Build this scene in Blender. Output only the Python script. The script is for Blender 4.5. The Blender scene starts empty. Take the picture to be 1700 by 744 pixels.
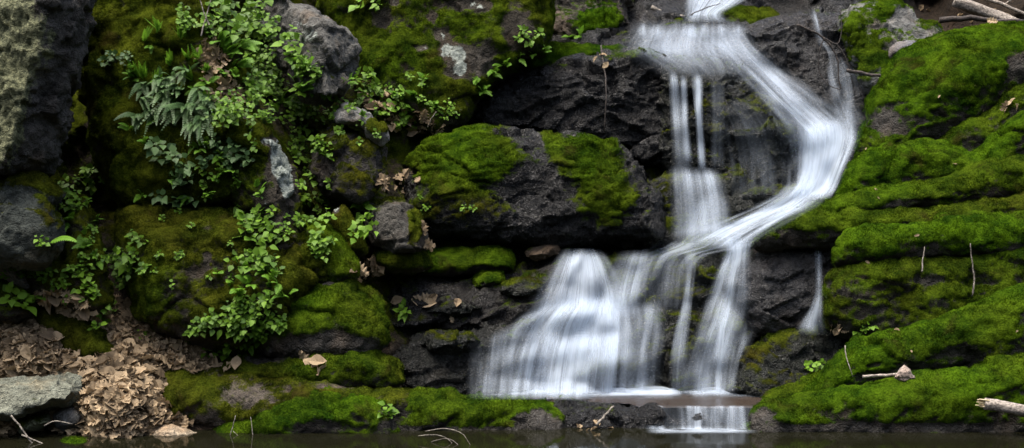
import bpy, math, random
import numpy as np
from mathutils import Vector, Matrix
from mathutils.geometry import delaunay_2d_cdt

random.seed(7)
rng = np.random.default_rng(11)
S = bpy.context.scene
COL = S.collection
R = math.radians

# ------------------------------------------------------------------ camera
CAMZ, FPX, CX, CY = 1.3, 1943.0, 850.0, 372.0
cam = bpy.data.cameras.new('camera')
camo = bpy.data.objects.new('camera', cam)
COL.objects.link(camo)
camo.location = (0, 0, CAMZ)
camo.rotation_euler = (R(90), 0, 0)
cam.sensor_width = 36.0
cam.lens = 36.0 * FPX / 1700.0
cam.clip_start, cam.clip_end = 0.1, 300.0
S.camera = camo
CAMV = Vector((0, 0, CAMZ))


def W(px, py, y):
    return Vector(((px - CX) / FPX * y, y, CAMZ + (CY - py) / FPX * y))


# ------------------------------------------------------------------ noise
_perm = np.random.default_rng(3).permutation(256)
_perm = np.concatenate([_perm, _perm, _perm])
_g = np.random.default_rng(4).normal(size=(256, 3))
_g /= np.linalg.norm(_g, axis=1)[:, None]


def _h(i, j, k):
    return _perm[(_perm[(_perm[i & 255] + j) & 255] + k) & 255]


def perlin(P):
    P = np.asarray(P, float)
    I = np.floor(P).astype(int)
    F = P - I
    U = F * F * F * (F * (F * 6 - 15) + 10)
    out = np.zeros(len(P))
    for a in (0, 1):
        wa = U[:, 0] if a else 1 - U[:, 0]
        for b in (0, 1):
            wb = U[:, 1] if b else 1 - U[:, 1]
            for c in (0, 1):
                wc = U[:, 2] if c else 1 - U[:, 2]
                g = _g[_h(I[:, 0] + a, I[:, 1] + b, I[:, 2] + c)]
                d = F - np.array((a, b, c))
                out += wa * wb * wc * np.einsum('ij,ij->i', g, d)
    return out * 1.5


def fbm(P, o=4, g=0.5):
    P = np.asarray(P, float)
    s, a, t = np.zeros(len(P)), 1.0, 0.0
    for k in range(o):
        s += a * perlin(P * 2 ** k + k * 17.3)
        t += a
        a *= g
    return s / t


def ridged(P, o=4):
    P = np.asarray(P, float)
    s, a = np.zeros(len(P)), 0.55
    for k in range(o):
        s += a * (1 - 2 * np.abs(perlin(P * 2 ** k + k * 9.1)))
        a *= 0.5
    return s


_cg = np.random.default_rng(8).random((256, 3))


def facet(P, amp=1.0):
    """broken planar facets: nearest cell, each cell a tilted plane."""
    P = np.asarray(P, float)
    I = np.floor(P).astype(int)
    best = np.full(len(P), 1e9)
    val = np.zeros(len(P))
    for a in (-1, 0, 1):
        for b in (-1, 0, 1):
            for c in (-1, 0, 1):
                J = I + np.array((a, b, c))
                h = _h(J[:, 0], J[:, 1], J[:, 2])
                d = P - (J + _cg[h])
                D = (d * d).sum(1)
                m = D < best
                best[m] = D[m]
                v = np.einsum('ij,ij->i', d[m], _g[h[m]]) * 0.9 + (_cg[h[m], 0] - .5) * 0.6
                val[m] = v
    return val * amp


def sstep(a, b, x):
    t = np.clip((x - a) / (b - a), 0, 1)
    return t * t * (3 - 2 * t)


# ------------------------------------------------------------------ node helper
class NT:
    def __init__(self, mat):
        mat.use_nodes = True
        self.t = mat.node_tree
        self.t.nodes.clear()

    def n(self, kind, **kw):
        nd = self.t.nodes.new(kind)
        for k, v in kw.items():
            if k.startswith('i_'):
                key = k[2:]
                key = int(key) if key.isdigit() else key.replace('_', ' ')
                self.set(nd, key, v)
            else:
                setattr(nd, k, v)
        return nd

    def set(self, nd, key, v):
        s = nd.inputs[key]
        if isinstance(v, bpy.types.NodeSocket):
            self.t.links.new(v, s)
        else:
            s.default_value = v

    def math(self, op, a, b=None, c=None, clamp=False):
        m = self.n('ShaderNodeMath', operation=op, use_clamp=clamp)
        for i, v in enumerate((a, b, c)):
            if v is not None:
                self.set(m, i, v)
        return m.outputs[0]

    def noise(self, vec, scale, detail=3, rough=0.5, dist=0.0):
        m = self.n('ShaderNodeTexNoise')
        self.set(m, 'Vector', vec)
        m.inputs['Scale'].default_value = scale
        m.inputs['Detail'].default_value = detail
        m.inputs['Roughness'].default_value = rough
        m.inputs['Distortion'].default_value = dist
        return m.outputs['Fac']

    def map(self, v, a, b, c=0.0, d=1.0, smooth=True):
        m = self.n('ShaderNodeMapRange', interpolation_type='SMOOTHSTEP' if smooth else 'LINEAR')
        self.set(m, 0, v)
        m.inputs[1].default_value, m.inputs[2].default_value = a, b
        m.inputs[3].default_value, m.inputs[4].default_value = c, d
        return m.outputs[0]

    def mix(self, f, a, b, mode='MIX'):
        m = self.n('ShaderNodeMix', data_type='RGBA', blend_type=mode)
        self.set(m, 0, f)
        for k, v in ((6, a), (7, b)):
            if isinstance(v, tuple):
                v = (*v[:3], 1.0)
            self.set(m, k, v)
        return m.outputs[2]

    def attr(self, name, out='Fac'):
        return self.n('ShaderNodeAttribute', attribute_name=name).outputs[out]

    def pos(self):
        return self.n('ShaderNodeNewGeometry').outputs['Position']

    def out(self, sh):
        o = self.n('ShaderNodeOutputMaterial')
        self.t.links.new(sh, o.inputs[0])


def moss_colour(t, P, hue):
    n1 = t.noise(P, 9.0, 4, 0.6)
    n2 = t.noise(P, 70.0, 2, 0.6)
    n3 = t.noise(P, 2.3, 3, 0.5)
    v = t.math('ADD', t.math('MULTIPLY', n1, 0.75), t.math('MULTIPLY', n2, 0.45))
    v = t.math('ADD', v, t.math('MULTIPLY', t.math('SUBTRACT', t.noise(P, 3.6, 4, .6), .5), .7))
    v = t.map(v, 0.38, 0.88)
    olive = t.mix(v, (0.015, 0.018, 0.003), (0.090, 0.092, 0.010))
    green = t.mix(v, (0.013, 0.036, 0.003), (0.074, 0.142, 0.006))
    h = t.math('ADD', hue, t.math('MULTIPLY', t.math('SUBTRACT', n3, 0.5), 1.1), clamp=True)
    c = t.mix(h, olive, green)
    br = t.map(t.noise(P, 3.4, 5, 0.62, 0.5), 0.54, 0.72)
    return t.mix(t.math('MULTIPLY', br, 0.70), c, (0.036, 0.027, 0.008))


def make_rock_mat():
    m = bpy.data.materials.new('rock_surface')
    t = NT(m)
    P = t.pos()
    moss, wet, lich, hue = (t.attr(k) for k in ('moss', 'wet', 'lich', 'hue'))
    rc = t.attr('rcol', 'Color')
    n1 = t.noise(P, 6.0, 5, 0.6)
    n2 = t.noise(P, 34.0, 4, 0.65)
    n3 = t.noise(P, 130.0, 2, 0.6)
    v = t.math('ADD', t.math('MULTIPLY', n1, 0.6), t.math('ADD', t.math('MULTIPLY', n2, 0.55), t.math('MULTIPLY', n3, 0.3)))
    k = t.map(v, 0.45, 1.0, 0.35, 1.75)
    col = t.n('ShaderNodeVectorMath', operation='SCALE')
    t.set(col, 0, rc)
    t.set(col, 3, k)
    c = col.outputs[0]
    c = t.mix(t.map(t.noise(P, 4.0, 3), 0.5, 0.72, 0, .55), c, t.mix(1.0, c, (1.25, 0.95, 0.70), 'MULTIPLY'))
    # lichen crusts
    ln = t.math('ADD', t.math('MULTIPLY', t.noise(P, 11.0, 5, 0.65, 0.4), 0.7), t.math('MULTIPLY', n2, 0.35))
    lm = t.map(t.math('ADD', lich, t.math('SUBTRACT', ln, 0.55)), 0.46, 0.60)
    lcol = t.mix(t.map(n2, .35, .65), t.mix(t.attr('lcol'), (0.15, 0.17, 0.145), (0.050, 0.055, 0.032)), t.mix(t.attr('lcol'), (0.27, 0.295, 0.265), (0.165, 0.168, 0.095)))
    c = t.mix(lm, c, lcol)
    # moss
    mn = t.math('ADD', t.math('MULTIPLY', t.noise(P, 14.0, 5, 0.65), 0.8), t.math('MULTIPLY', n3, 0.25))
    mm = t.map(t.math('ADD', moss, t.math('MULTIPLY', t.math('SUBTRACT', mn, 0.53), 1.1)), 0.40, 0.58)
    c = t.mix(mm, c, moss_colour(t, P, hue))
    rough_dry = t.math('SUBTRACT', 0.95, t.math('MULTIPLY', wet, t.map(n2, 0.3, 0.7, 0.80, 0.50)))
    rough = t.n('ShaderNodeMix', data_type='FLOAT')
    t.set(rough, 0, mm); t.set(rough, 2, rough_dry); rough.inputs[3].default_value = 1.0
    vor = t.n('ShaderNodeTexVoronoi', feature='DISTANCE_TO_EDGE')
    vp = t.n('ShaderNodeVectorMath', operation='ADD'); t.set(vp, 0, P)
    vn = t.n('ShaderNodeTexNoise'); vn.inputs['Scale'].default_value = 9.0; t.set(vn, 'Vector', P)
    vs = t.n('ShaderNodeVectorMath', operation='SCALE'); t.set(vs, 0, vn.outputs['Color']); vs.inputs[3].default_value = .16
    t.set(vp, 1, vs.outputs[0]); t.set(vor, 'Vector', vp.outputs[0]); vor.inputs['Scale'].default_value = 14.0
    crack = t.map(vor.outputs['Distance'], 0.0, 0.10)
    hgt = t.math('ADD', t.math('MULTIPLY', n2, 1.3), t.math('ADD', t.math('MULTIPLY', crack, .25), t.math('MULTIPLY', n3, 0.6)))
    hgt = t.math('MULTIPLY', hgt, .62)
    hm = t.math('ADD', t.math('MULTIPLY', t.noise(P, 60.0, 3, .6), 0.9), t.math('MULTIPLY', t.noise(P, 190.0, 2, .6), 0.8))
    hx = t.n('ShaderNodeMix', data_type='FLOAT')
    t.set(hx, 0, mm); t.set(hx, 2, hgt); t.set(hx, 3, hm)
    b = t.n('ShaderNodeBump')
    b.inputs['Strength'].default_value = 1.0
    b.inputs['Distance'].default_value = 0.030
    t.set(b, 'Height', hx.outputs[0])
    p = t.n('ShaderNodeBsdfPrincipled')
    t.set(p, 'Base Color', c); t.set(p, 'Roughness', rough.outputs[0]); t.set(p, 'Normal', b.outputs[0])
    sp = t.math('MULTIPLY', t.math('SUBTRACT', 1.0, mm), t.math('ADD', .12, t.math('MULTIPLY', wet, t.math('ADD', t.map(t.noise(P, 8.0, 5, .65), .50, .72, .02, .30), t.map(n3, .57, .70, 0, .8)))))
    t.set(p, 'Specular IOR Level', sp)
    t.out(p.outputs[0])
    return m


def make_tuft_mat():
    m = bpy.data.materials.new('moss_fuzz')
    t = NT(m)
    c = moss_colour(t, t.pos(), t.attr('hue'))
    d = t.n('ShaderNodeBsdfDiffuse'); t.set(d, 0, c)
    tr = t.n('ShaderNodeBsdfTranslucent'); t.set(tr, 0, t.mix(1.0, c, (1.25, 1.2, .7), 'MULTIPLY'))
    mx = t.n('ShaderNodeMixShader'); mx.inputs[0].default_value = 0.35
    t.t.links.new(d.outputs[0], mx.inputs[1]); t.t.links.new(tr.outputs[0], mx.inputs[2])
    t.out(mx.outputs[0])
    return m


def leaf_mat(name, c0, c1, rough=0.5, trans=0.3, spec=0.4):
    m = bpy.data.materials.new(name)
    t = NT(m)
    P = t.pos()
    oi = t.attr('tint')
    n = t.noise(P, 30.0, 3, .6)
    f = t.math('ADD', t.math('MULTIPLY', oi, 0.75), t.math('MULTIPLY', n, 0.3), clamp=True)
    c = t.mix(f, c0, c1)
    p = t.n('ShaderNodeBsdfPrincipled')
    t.set(p, 'Base Color', c); p.inputs['Roughness'].default_value = rough
    p.inputs['Specular IOR Level'].default_value = spec
    b = t.n('ShaderNodeBump'); b.inputs['Strength'].default_value = .4; b.inputs['Distance'].default_value = .004
    t.set(b, 'Height', t.noise(P, 90.0, 2)); t.set(p, 'Normal', b.outputs[0])
    tr = t.n('ShaderNodeBsdfTranslucent'); t.set(tr, 0, c)
    mx = t.n('ShaderNodeMixShader'); mx.inputs[0].default_value = trans
    t.t.links.new(p.outputs[0], mx.inputs[1]); t.t.links.new(tr.outputs[0], mx.inputs[2])
    t.out(mx.outputs[0])
    return m


def make_veil_mat():
    m = bpy.data.materials.new('falling_water')
    t = NT(m)
    uv = t.n('ShaderNodeUVMap', uv_map='flow').outputs[0]
    dens = t.attr('dens')

    def st(sx, sy, det, off):
        mp = t.n('ShaderNodeMapping')
        mp.inputs['Scale'].default_value = (sx, sy, 1)
        mp.inputs['Location'].default_value = (off, off * .7, off)
        t.set(mp, 'Vector', uv)
        return t.noise(mp.outputs[0], 1.0, det, 0.55)
    s = t.math('ADD', t.math('MULTIPLY', st(9, 0.5, 2, 3.1), 0.52),
               t.math('ADD', t.math('MULTIPLY', st(34, .7, 3, 7.7), 0.40), t.math('MULTIPLY', st(110, 1.2, 2, 1.3), 0.20)))
    k = t.math('MULTIPLY', t.map(s, 0.40, 0.72, 0.22, 1.4), t.map(st(5.5, 2.6, 3, 11.9), .32, .68, .75, 1.25))
    a = t.math('MULTIPLY', dens, k)
    a = t.math('SUBTRACT', 1.0, t.math('POWER', 2.718, t.math('MULTIPLY', a, -1.15)), clamp=True)
    d = t.n('ShaderNodeBsdfDiffuse'); d.inputs[0].default_value = (0.58, 0.66, 0.76, 1)
    tl = t.n('ShaderNodeBsdfTranslucent'); tl.inputs[0].default_value = (0.58, 0.66, 0.76, 1)
    w = t.n('ShaderNodeMixShader'); w.inputs[0].default_value = 0.4
    t.t.links.new(d.outputs[0], w.inputs[1]); t.t.links.new(tl.outputs[0], w.inputs[2])
    tp = t.n('ShaderNodeBsdfTransparent')
    x = t.n('ShaderNodeMixShader')
    t.set(x, 0, a)
    t.t.links.new(tp.outputs[0], x.inputs[1]); t.t.links.new(w.outputs[0], x.inputs[2])
    t.out(x.outputs[0])
    return m


def make_pool_mat(name, deep, rough, bump):
    m = bpy.data.materials.new(name)
    t = NT(m)
    P = t.pos()
    mp = t.n('ShaderNodeMapping'); mp.inputs['Scale'].default_value = (1.0, 2.4, 1.0)
    t.set(mp, 'Vector', P)
    b = t.n('ShaderNodeBump'); b.inputs['Strength'].default_value = 1.0; b.inputs['Distance'].default_value = bump
    t.set(b, 'Height', t.noise(mp.outputs[0], 5.0, 3, .55))
    p = t.n('ShaderNodeBsdfPrincipled')
    t.set(p, 'Base Color', t.mix(t.noise(P, 3.0, 3), deep, tuple(x * 2.2 for x in deep)))
    p.inputs['Roughness'].default_value = rough
    p.inputs['IOR'].default_value = 1.33; p.inputs['Specular IOR Level'].default_value = .2
    t.set(p, 'Normal', b.outputs[0])
    t.out(p.outputs[0])
    return m


def bark_mat(name, c0, c1):
    m = bpy.data.materials.new(name)
    t = NT(m)
    P = t.pos()
    n = t.noise(P, 45.0, 4, .65, .5)
    p = t.n('ShaderNodeBsdfPrincipled')
    t.set(p, 'Base Color', t.mix(t.map(n, .35, .68), c0, c1)); p.inputs['Roughness'].default_value = .85
    b = t.n('ShaderNodeBump'); b.inputs['Distance'].default_value = .01; t.set(b, 'Height', n)
    t.set(p, 'Normal', b.outputs[0])
    t.out(p.outputs[0])
    return m


M_ROCK, M_TUFT, M_VEIL = make_rock_mat(), make_tuft_mat(), make_veil_mat()
M_LEAF = leaf_mat('green_leaf', (0.028, 0.078, 0.006), (0.145, 0.27, 0.018), .55, .35, .22)
M_LEAFD = leaf_mat('dull_leaf', (0.025, 0.062, 0.018), (0.085, 0.155, 0.045), .55, .28, .25)
M_FERN = leaf_mat('fern_green', (0.035, 0.10, 0.010), (0.14, 0.29, 0.022), .55, .38, .22)
M_POLY = leaf_mat('polypody_green', (0.030, 0.075, 0.022), (0.095, 0.17, 0.055), .5, .25, .3)
M_DEAD = leaf_mat('dry_leaf', (0.035, 0.023, 0.013), (0.50, 0.372, 0.228), .75, .18, .2)
M_STEM = bark_mat('plant_stem', (0.03, 0.05, 0.012), (0.07, 0.09, 0.03))
M_TWIG = bark_mat('grey_twig', (0.06, 0.05, 0.04), (0.26, 0.23, 0.19))
M_DARKTWIG = bark_mat('wet_branch', (0.012, 0.009, 0.008), (0.06, 0.045, 0.035))
M_LOG = bark_mat('log_bark', (0.10, 0.085, 0.07), (0.36, 0.31, 0.26))
M_WOOD = bark_mat('raw_wood', (0.28, 0.22, 0.12), (0.50, 0.42, 0.26))
M_POOL = make_pool_mat('pool_water', (0.004, 0.004, 0.002), 0.06, 0.0008)
M_POOL2 = make_pool_mat('ledge_pool_water', (0.020, 0.015, 0.012), 0.22, 0.004)


# ------------------------------------------------------------------ object helpers
def tag(o, label=None, cat=None, group=None, kind=None):
    for k, v in (('label', label), ('category', cat), ('group', group), ('kind', kind)):
        if v:
            o[k] = v
    return o


def mesh_np(name, V, F, mat, parent=None, smooth=True, origin=None):
    me = bpy.data.meshes.new(name)
    V = np.asarray(V, float)
    if origin is not None:
        V = V - np.array(origin)
    me.from_pydata(V.tolist(), [], F if isinstance(F, list) else F.tolist())
    me.materials.append(mat)
    o = bpy.data.objects.new(name, me)
    COL.objects.link(o)
    if parent:
        o.parent = parent
    elif origin is not None:
        o.location = origin
    if smooth:
        me.polygons.foreach_set('use_smooth', np.ones(len(me.polygons), bool))
    return o


def fattr(me, name, v):
    a = me.attributes.new(name, 'FLOAT', 'POINT')
    a.data.foreach_set('value', np.asarray(v, np.float32))


def cattr(me, name, v):
    a = me.attributes.new(name, 'FLOAT_COLOR', 'POINT')
    v = np.concatenate([v, np.ones((len(v), 1))], 1)
    a.data.foreach_set('color', v.astype(np.float32).ravel())


def smooth_poly(pts, step=7.0, sm=0.6):
    P = np.array(pts, float)
    n = len(P)
    out = []
    for i in range(n):
        p0, p1, p2, p3 = P[i - 1], P[i], P[(i + 1) % n], P[(i + 2) % n]
        m = max(1, int(np.hypot(*(p2 - p1)) / step))
        for k in range(m):
            t = k / m
            cr = 0.5 * ((2 * p1) + (-p0 + p2) * t + (2 * p0 - 5 * p1 + 4 * p2 - p3) * t * t + (-p0 + 3 * p1 - 3 * p2 + p3) * t ** 3)
            out.append(sm * cr + (1 - sm) * (p1 + (p2 - p1) * t))
    return np.array(out)


def seg_dist(Q, P):
    d = np.full(len(Q), 1e9)
    for i in range(len(P)):
        a, b = P[i], P[(i + 1) % len(P)]
        ab = b - a
        t = np.clip(((Q - a) @ ab) / max(1e-9, ab @ ab), 0, 1)
        d = np.minimum(d, np.hypot(*(Q - (a + t[:, None] * ab)).T))
    return d


# surface kinds: base colour, wetness, lichen, moss bias, moss from facing up, moss hue, displacement style
KINDS = {
    'moss': dict(rc=(.032, .029, .025), wet=.15, lich=-.3, m0=.62, mn=.25, hue=.45, st='lump'),
    'mossb': dict(rc=(.030, .027, .023), wet=.2, lich=-.3, m0=.60, mn=.45, hue=.95, st='lump'),
    'olive': dict(rc=(.036, .031, .024), wet=.1, lich=-.1, m0=.50, mn=.25, hue=.15, st='lump'),
    'wet': dict(rc=(.0075, .0075, .0077), wet=1.0, lich=-.6, m0=.08, mn=.22, hue=.5, st='crag'),
    'wetmoss': dict(rc=(.0085, .0098, .0078), wet=.95, lich=-.6, m0=.22, mn=.35, hue=.2, st='crag'),
    'grey': dict(rc=(.11, .105, .098), wet=.0, lich=.25, m0=.04, mn=.35, hue=.2, st='facet'),
    'dark': dict(rc=(.034, .031, .028), wet=.35, lich=-.2, m0=.26, mn=.30, hue=.2, st='facet'),
}

TUFT_N = [0]


def rock(label, poly, Y, kind='moss', bulge=.22, rad=60, p=2.2, back=.3, res=.014, name='boulder', cat='rock', group=None,
         front=None, paint=(), amp=1.0, strata=0.0, tufts=True, step=12.0, mossthick=1.0, **over):
    K = dict(KINDS[kind]); K.update(over)
    B = smooth_poly(poly, 8.0, .12 if K['st'] == 'facet' else .6)
    x0, y0 = B.min(0); x1, y1 = B.max(0)
    gx, gy = np.meshgrid(np.arange(x0 + step / 2, x1, step), np.arange(y0 + step / 2, y1, step))
    G = np.stack([gx.ravel(), gy.ravel()], 1)
    G = G + rng.uniform(-.2, .2, G.shape) * step
    # inside test
    ins = np.zeros(len(G), bool)
    for i in range(len(B)):
        a, b = B[i - 1], B[i]
        c = ((a[1] > G[:, 1]) != (b[1] > G[:, 1]))
        with np.errstate(divide='ignore', invalid='ignore'):
            xx = (b[0] - a[0]) * (G[:, 1] - a[1]) / (b[1] - a[1]) + a[0]
        ins ^= c & (G[:, 0] < xx)
    G = G[ins]
    d = seg_dist(G, B)
    keep = d > step * .35
    G, d = G[keep], d[keep]
    nb = len(B)
    pts = [Vector(q) for q in np.concatenate([B, G])]
    vv, _, ff, *_r = delaunay_2d_cdt(pts, [(i, (i + 1) % nb) for i in range(nb)], [], 1, 1e-5)
    Q = np.array([tuple(q) for q in vv])
    D = seg_dist(Q, B)
    D[D < 1e-3] = 0
    tt = np.clip(D / rad, 0, 1)
    prof = (1 - (1 - tt) ** p) ** (1 / p)
    ty = np.clip((Q[:, 1] - y0) / max(1, y1 - y0), 0, 1)
    Ym = Y[0] + (Y[1] - Y[0]) * ty
    if len(Y) > 2:
        Ym = Ym + Y[2] * (Q[:, 0] - (x0 + x1) / 2) / max(1, x1 - x0)
    fr = bulge * prof
    if front is not None:
        fr = fr + np.array([front(*q) for q in Q]) * np.minimum(1, prof * 1.3)
    Yf = Ym - fr
    Yb = Ym + back * prof
    def toW(q, y):
        return np.stack([(q[:, 0] - CX) / FPX * y, y, CAMZ + (CY - q[:, 1]) / FPX * y], 1)
    Vf, Vb = toW(Q, Yf), toW(Q, Yb)
    n = len(Q)
    bd = D == 0
    idx = np.where(bd, np.arange(n), np.arange(n) + n)
    F = []
    for f in ff:
        f = list(f)
        a, b, c = (Q[f[0]], Q[f[1]], Q[f[2]])
        cr = (b[0] - a[0]) * (c[1] - a[1]) - (b[1] - a[1]) * (c[0] - a[0])
        if cr < 0:
            f = f[::-1]
        # px x right, py down: positive area means clockwise seen from the camera
        F.append(f[::-1])
        F.append([int(idx[k]) for k in f])
    me = bpy.data.meshes.new(name)
    me.from_pydata(np.concatenate([Vf, Vb]).tolist(), [], F)
    tmp = bpy.data.objects.new(name, me)
    COL.objects.link(tmp)
    rm = tmp.modifiers.new('r', 'REMESH'); rm.mode = 'VOXEL'; rm.voxel_size = res
    sm = tmp.modifiers.new('s', 'SMOOTH'); sm.factor = .5; sm.iterations = 1 if K['st'] == 'facet' else 2
    dg = bpy.context.evaluated_depsgraph_get()
    me2 = bpy.data.meshes.new_from_object(tmp.evaluated_get(dg))
    bpy.data.objects.remove(tmp)
    bpy.data.meshes.remove(me)
    nv = len(me2.vertices)
    V = np.empty(nv * 3, np.float32); me2.vertices.foreach_get('co', V); V = V.reshape(-1, 3).astype(float)
    N = np.empty(nv * 3, np.float32); me2.vertex_normals.foreach_get('vector', N); N = N.reshape(-1, 3).astype(float)
    st = K['st']
    if st == 'lump':
        dsp = .060 * fbm(V * 2.1, 3) + .042 * fbm(V * 5.0 + 5, 4) + .035 * facet(V * 2.6 + 4) + .012 * (np.abs(perlin(V * 9 + 2)) * 2 - .6) + .014 * facet(V * 9)
    elif st == 'crag':
        B_ = np.stack([V[:, 0] * .75 + V[:, 2] * .12, V[:, 1] * .75, V[:, 2] * 1.5 - V[:, 0] * .15], 1) + .12 * fbm(V * 3 + 8, 2)[:, None]
        dsp = .075 * facet(B_ * 2.6) + .045 * facet(B_ * 5.5 + 3) + .020 * facet(B_ * 13 + 6) + .035 * fbm(V * 2.5, 2) + .008 * fbm(V * 16, 3)
    else:
        dsp = .060 * facet(V * 2.6) + .024 * facet(V * 7) + .012 * facet(V * 17) + .010 * fbm(V * 18, 3)
    if strata:
        Z = np.stack([V[:, 0] * .9, V[:, 1] * .9, (V[:, 2] - V[:, 0] * .22) * 7.0], 1)
        Z = Z + .5 * np.stack([0 * Z[:, 0], 0 * Z[:, 0], fbm(V * 2.4, 3)], 1) * 2
        dsp = dsp + strata * (1 - 2 * np.abs(perlin(Z))) + strata * .4 * perlin(Z * 2.1)
    V = V + N * (dsp * amp)[:, None]
    me2.vertices.foreach_set('co', V.astype(np.float32).ravel()); me2.update()
    me2.vertex_normals.foreach_get('vector', Nf := np.empty(nv * 3, np.float32)); N = Nf.reshape(-1, 3).astype(float)
    moss = K['m0'] + K['mn'] * N[:, 2] + .38 * fbm(V * 2.7 + 31, 4) + .10 * dsp / .05
    lich = K['lich'] + .25 * fbm(V * 2.0 + 77, 3)
    wet = np.full(nv, K['wet']); hue = np.full(nv, K['hue'])
    PX = CX + V[:, 0] / V[:, 1] * FPX; PY = CY - (V[:, 2] - CAMZ) / V[:, 1] * FPX
    for (what, ex, ey, rx, ry, amt) in paint:
        w = np.exp(-(((PX - ex) / rx) ** 2 + ((PY - ey) / ry) ** 2) ** 1.5) * amt
        if what == 'moss': moss = moss + w
        elif what == 'lich': lich = lich + w; moss = moss - w
        elif what == 'wet': wet = np.clip(wet + w, 0, 1); moss = moss - w
        elif what == 'hue': hue = hue + w
    mk = sstep(.42, .62, moss)
    V = V + N * (mk * mossthick * (.010 + .020 * np.abs(fbm(V * 7 + 3, 2)) + .014 * fbm(V * 17, 2)))[:, None]
    o_ = (float(V[:, 0].mean()), float(V[:, 1].mean()), float(V[:, 2].min()))
    me2.vertices.foreach_set('co', (V - np.array(o_)).astype(np.float32).ravel()); me2.update()
    fattr(me2, 'moss', moss); fattr(me2, 'lich', lich); fattr(me2, 'wet', wet); fattr(me2, 'hue', hue); fattr(me2, 'lcol', np.full(nv, over.get('lcol', 0.0)))
    cattr(me2, 'rcol', np.tile(np.array(K['rc']), (nv, 1)))
    me2.materials.clear(); me2.materials.append(M_ROCK)
    me2.polygons.foreach_set('use_smooth', np.ones(len(me2.polygons), bool))
    me2.name = name
    o = bpy.data.objects.new(name, me2)
    COL.objects.link(o)
    o.location = o_
    tag(o, label, cat, group)
    if tufts:
        tuft_part(o, me2, V, N, moss, hue, o_)
    return o


def tuft_part(o, me, V, N, moss, hue, org, dens=11000, size=1.0):
    nq = len(me.polygons)
    if nq == 0: return
    ls = np.empty(nq, np.int32); me.polygons.foreach_get('loop_start', ls)
    lv = np.empty(len(me.loops), np.int32); me.loops.foreach_get('vertex_index', lv)
    area = np.empty(nq, np.float32); me.polygons.foreach_get('area', area)
    a, b, c = lv[ls], lv[ls + 1], lv[ls + 2]
    fm = (moss[a] + moss[b] + moss[c]) / 3
    toC = np.array(CAMV) - V[a]; toC /= np.linalg.norm(toC, axis=1)[:, None]
    vis = (N[a] * toC).sum(1) > -.25
    PX = CX + V[a, 0] / V[a, 1] * FPX
    w = area * sstep(.42, .62, fm) * vis * (PX > -90) * (PX < 1790)
    tot = w.sum()
    n = int(tot * dens)
    if n < 20: return
    f = rng.choice(nq, n, p=w / tot)
    r1, r2 = rng.random((2, n)); s = np.sqrt(r1)
    P = V[a[f]] * (1 - s)[:, None] + V[b[f]] * (s * (1 - r2))[:, None] + V[c[f]] * (s * r2)[:, None]
    NN = N[a[f]]
    lenv = (.75 + 1.1 * np.clip(fbm(P * 6 + 5, 3), -.4, .9))
    VV, HH = [], []
    for k in range(3):
        dr = NN + np.array((0, -.1, .35)) + rng.normal(size=(n, 3)) * .55
        dr /= np.linalg.norm(dr, axis=1)[:, None]
        L = rng.uniform(.005, .014, n) * size * lenv
        sd = np.cross(dr, rng.normal(size=(n, 3))); sd /= np.linalg.norm(sd, axis=1)[:, None] + 1e-9
        wd = L[:, None] * .20
        T = np.stack([P - NN * .002 - sd * wd, P - NN * .002 + sd * wd, P + dr * L[:, None]], 1)
        VV.append(T.reshape(-1, 3)); HH.append(np.repeat(hue[a[f]] + rng.normal(size=n) * .12, 3))
    VV = np.concatenate(VV) - np.array(org); HH = np.concatenate(HH)
    m = bpy.data.meshes.new('moss')
    nt = len(VV) // 3
    m.vertices.add(len(VV)); m.vertices.foreach_set('co', VV.astype(np.float32).ravel())
    m.loops.add(len(VV)); m.loops.foreach_set('vertex_index', np.arange(len(VV), dtype=np.int32))
    m.polygons.add(nt); m.polygons.foreach_set('loop_start', np.arange(0, len(VV), 3, dtype=np.int32))
    m.update(calc_edges=True)
    fattr(m, 'hue', HH)
    m.materials.append(M_TUFT)
    t = bpy.data.objects.new('moss', m)
    COL.objects.link(t); t.parent = o
    TUFT_N[0] += nt


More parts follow.
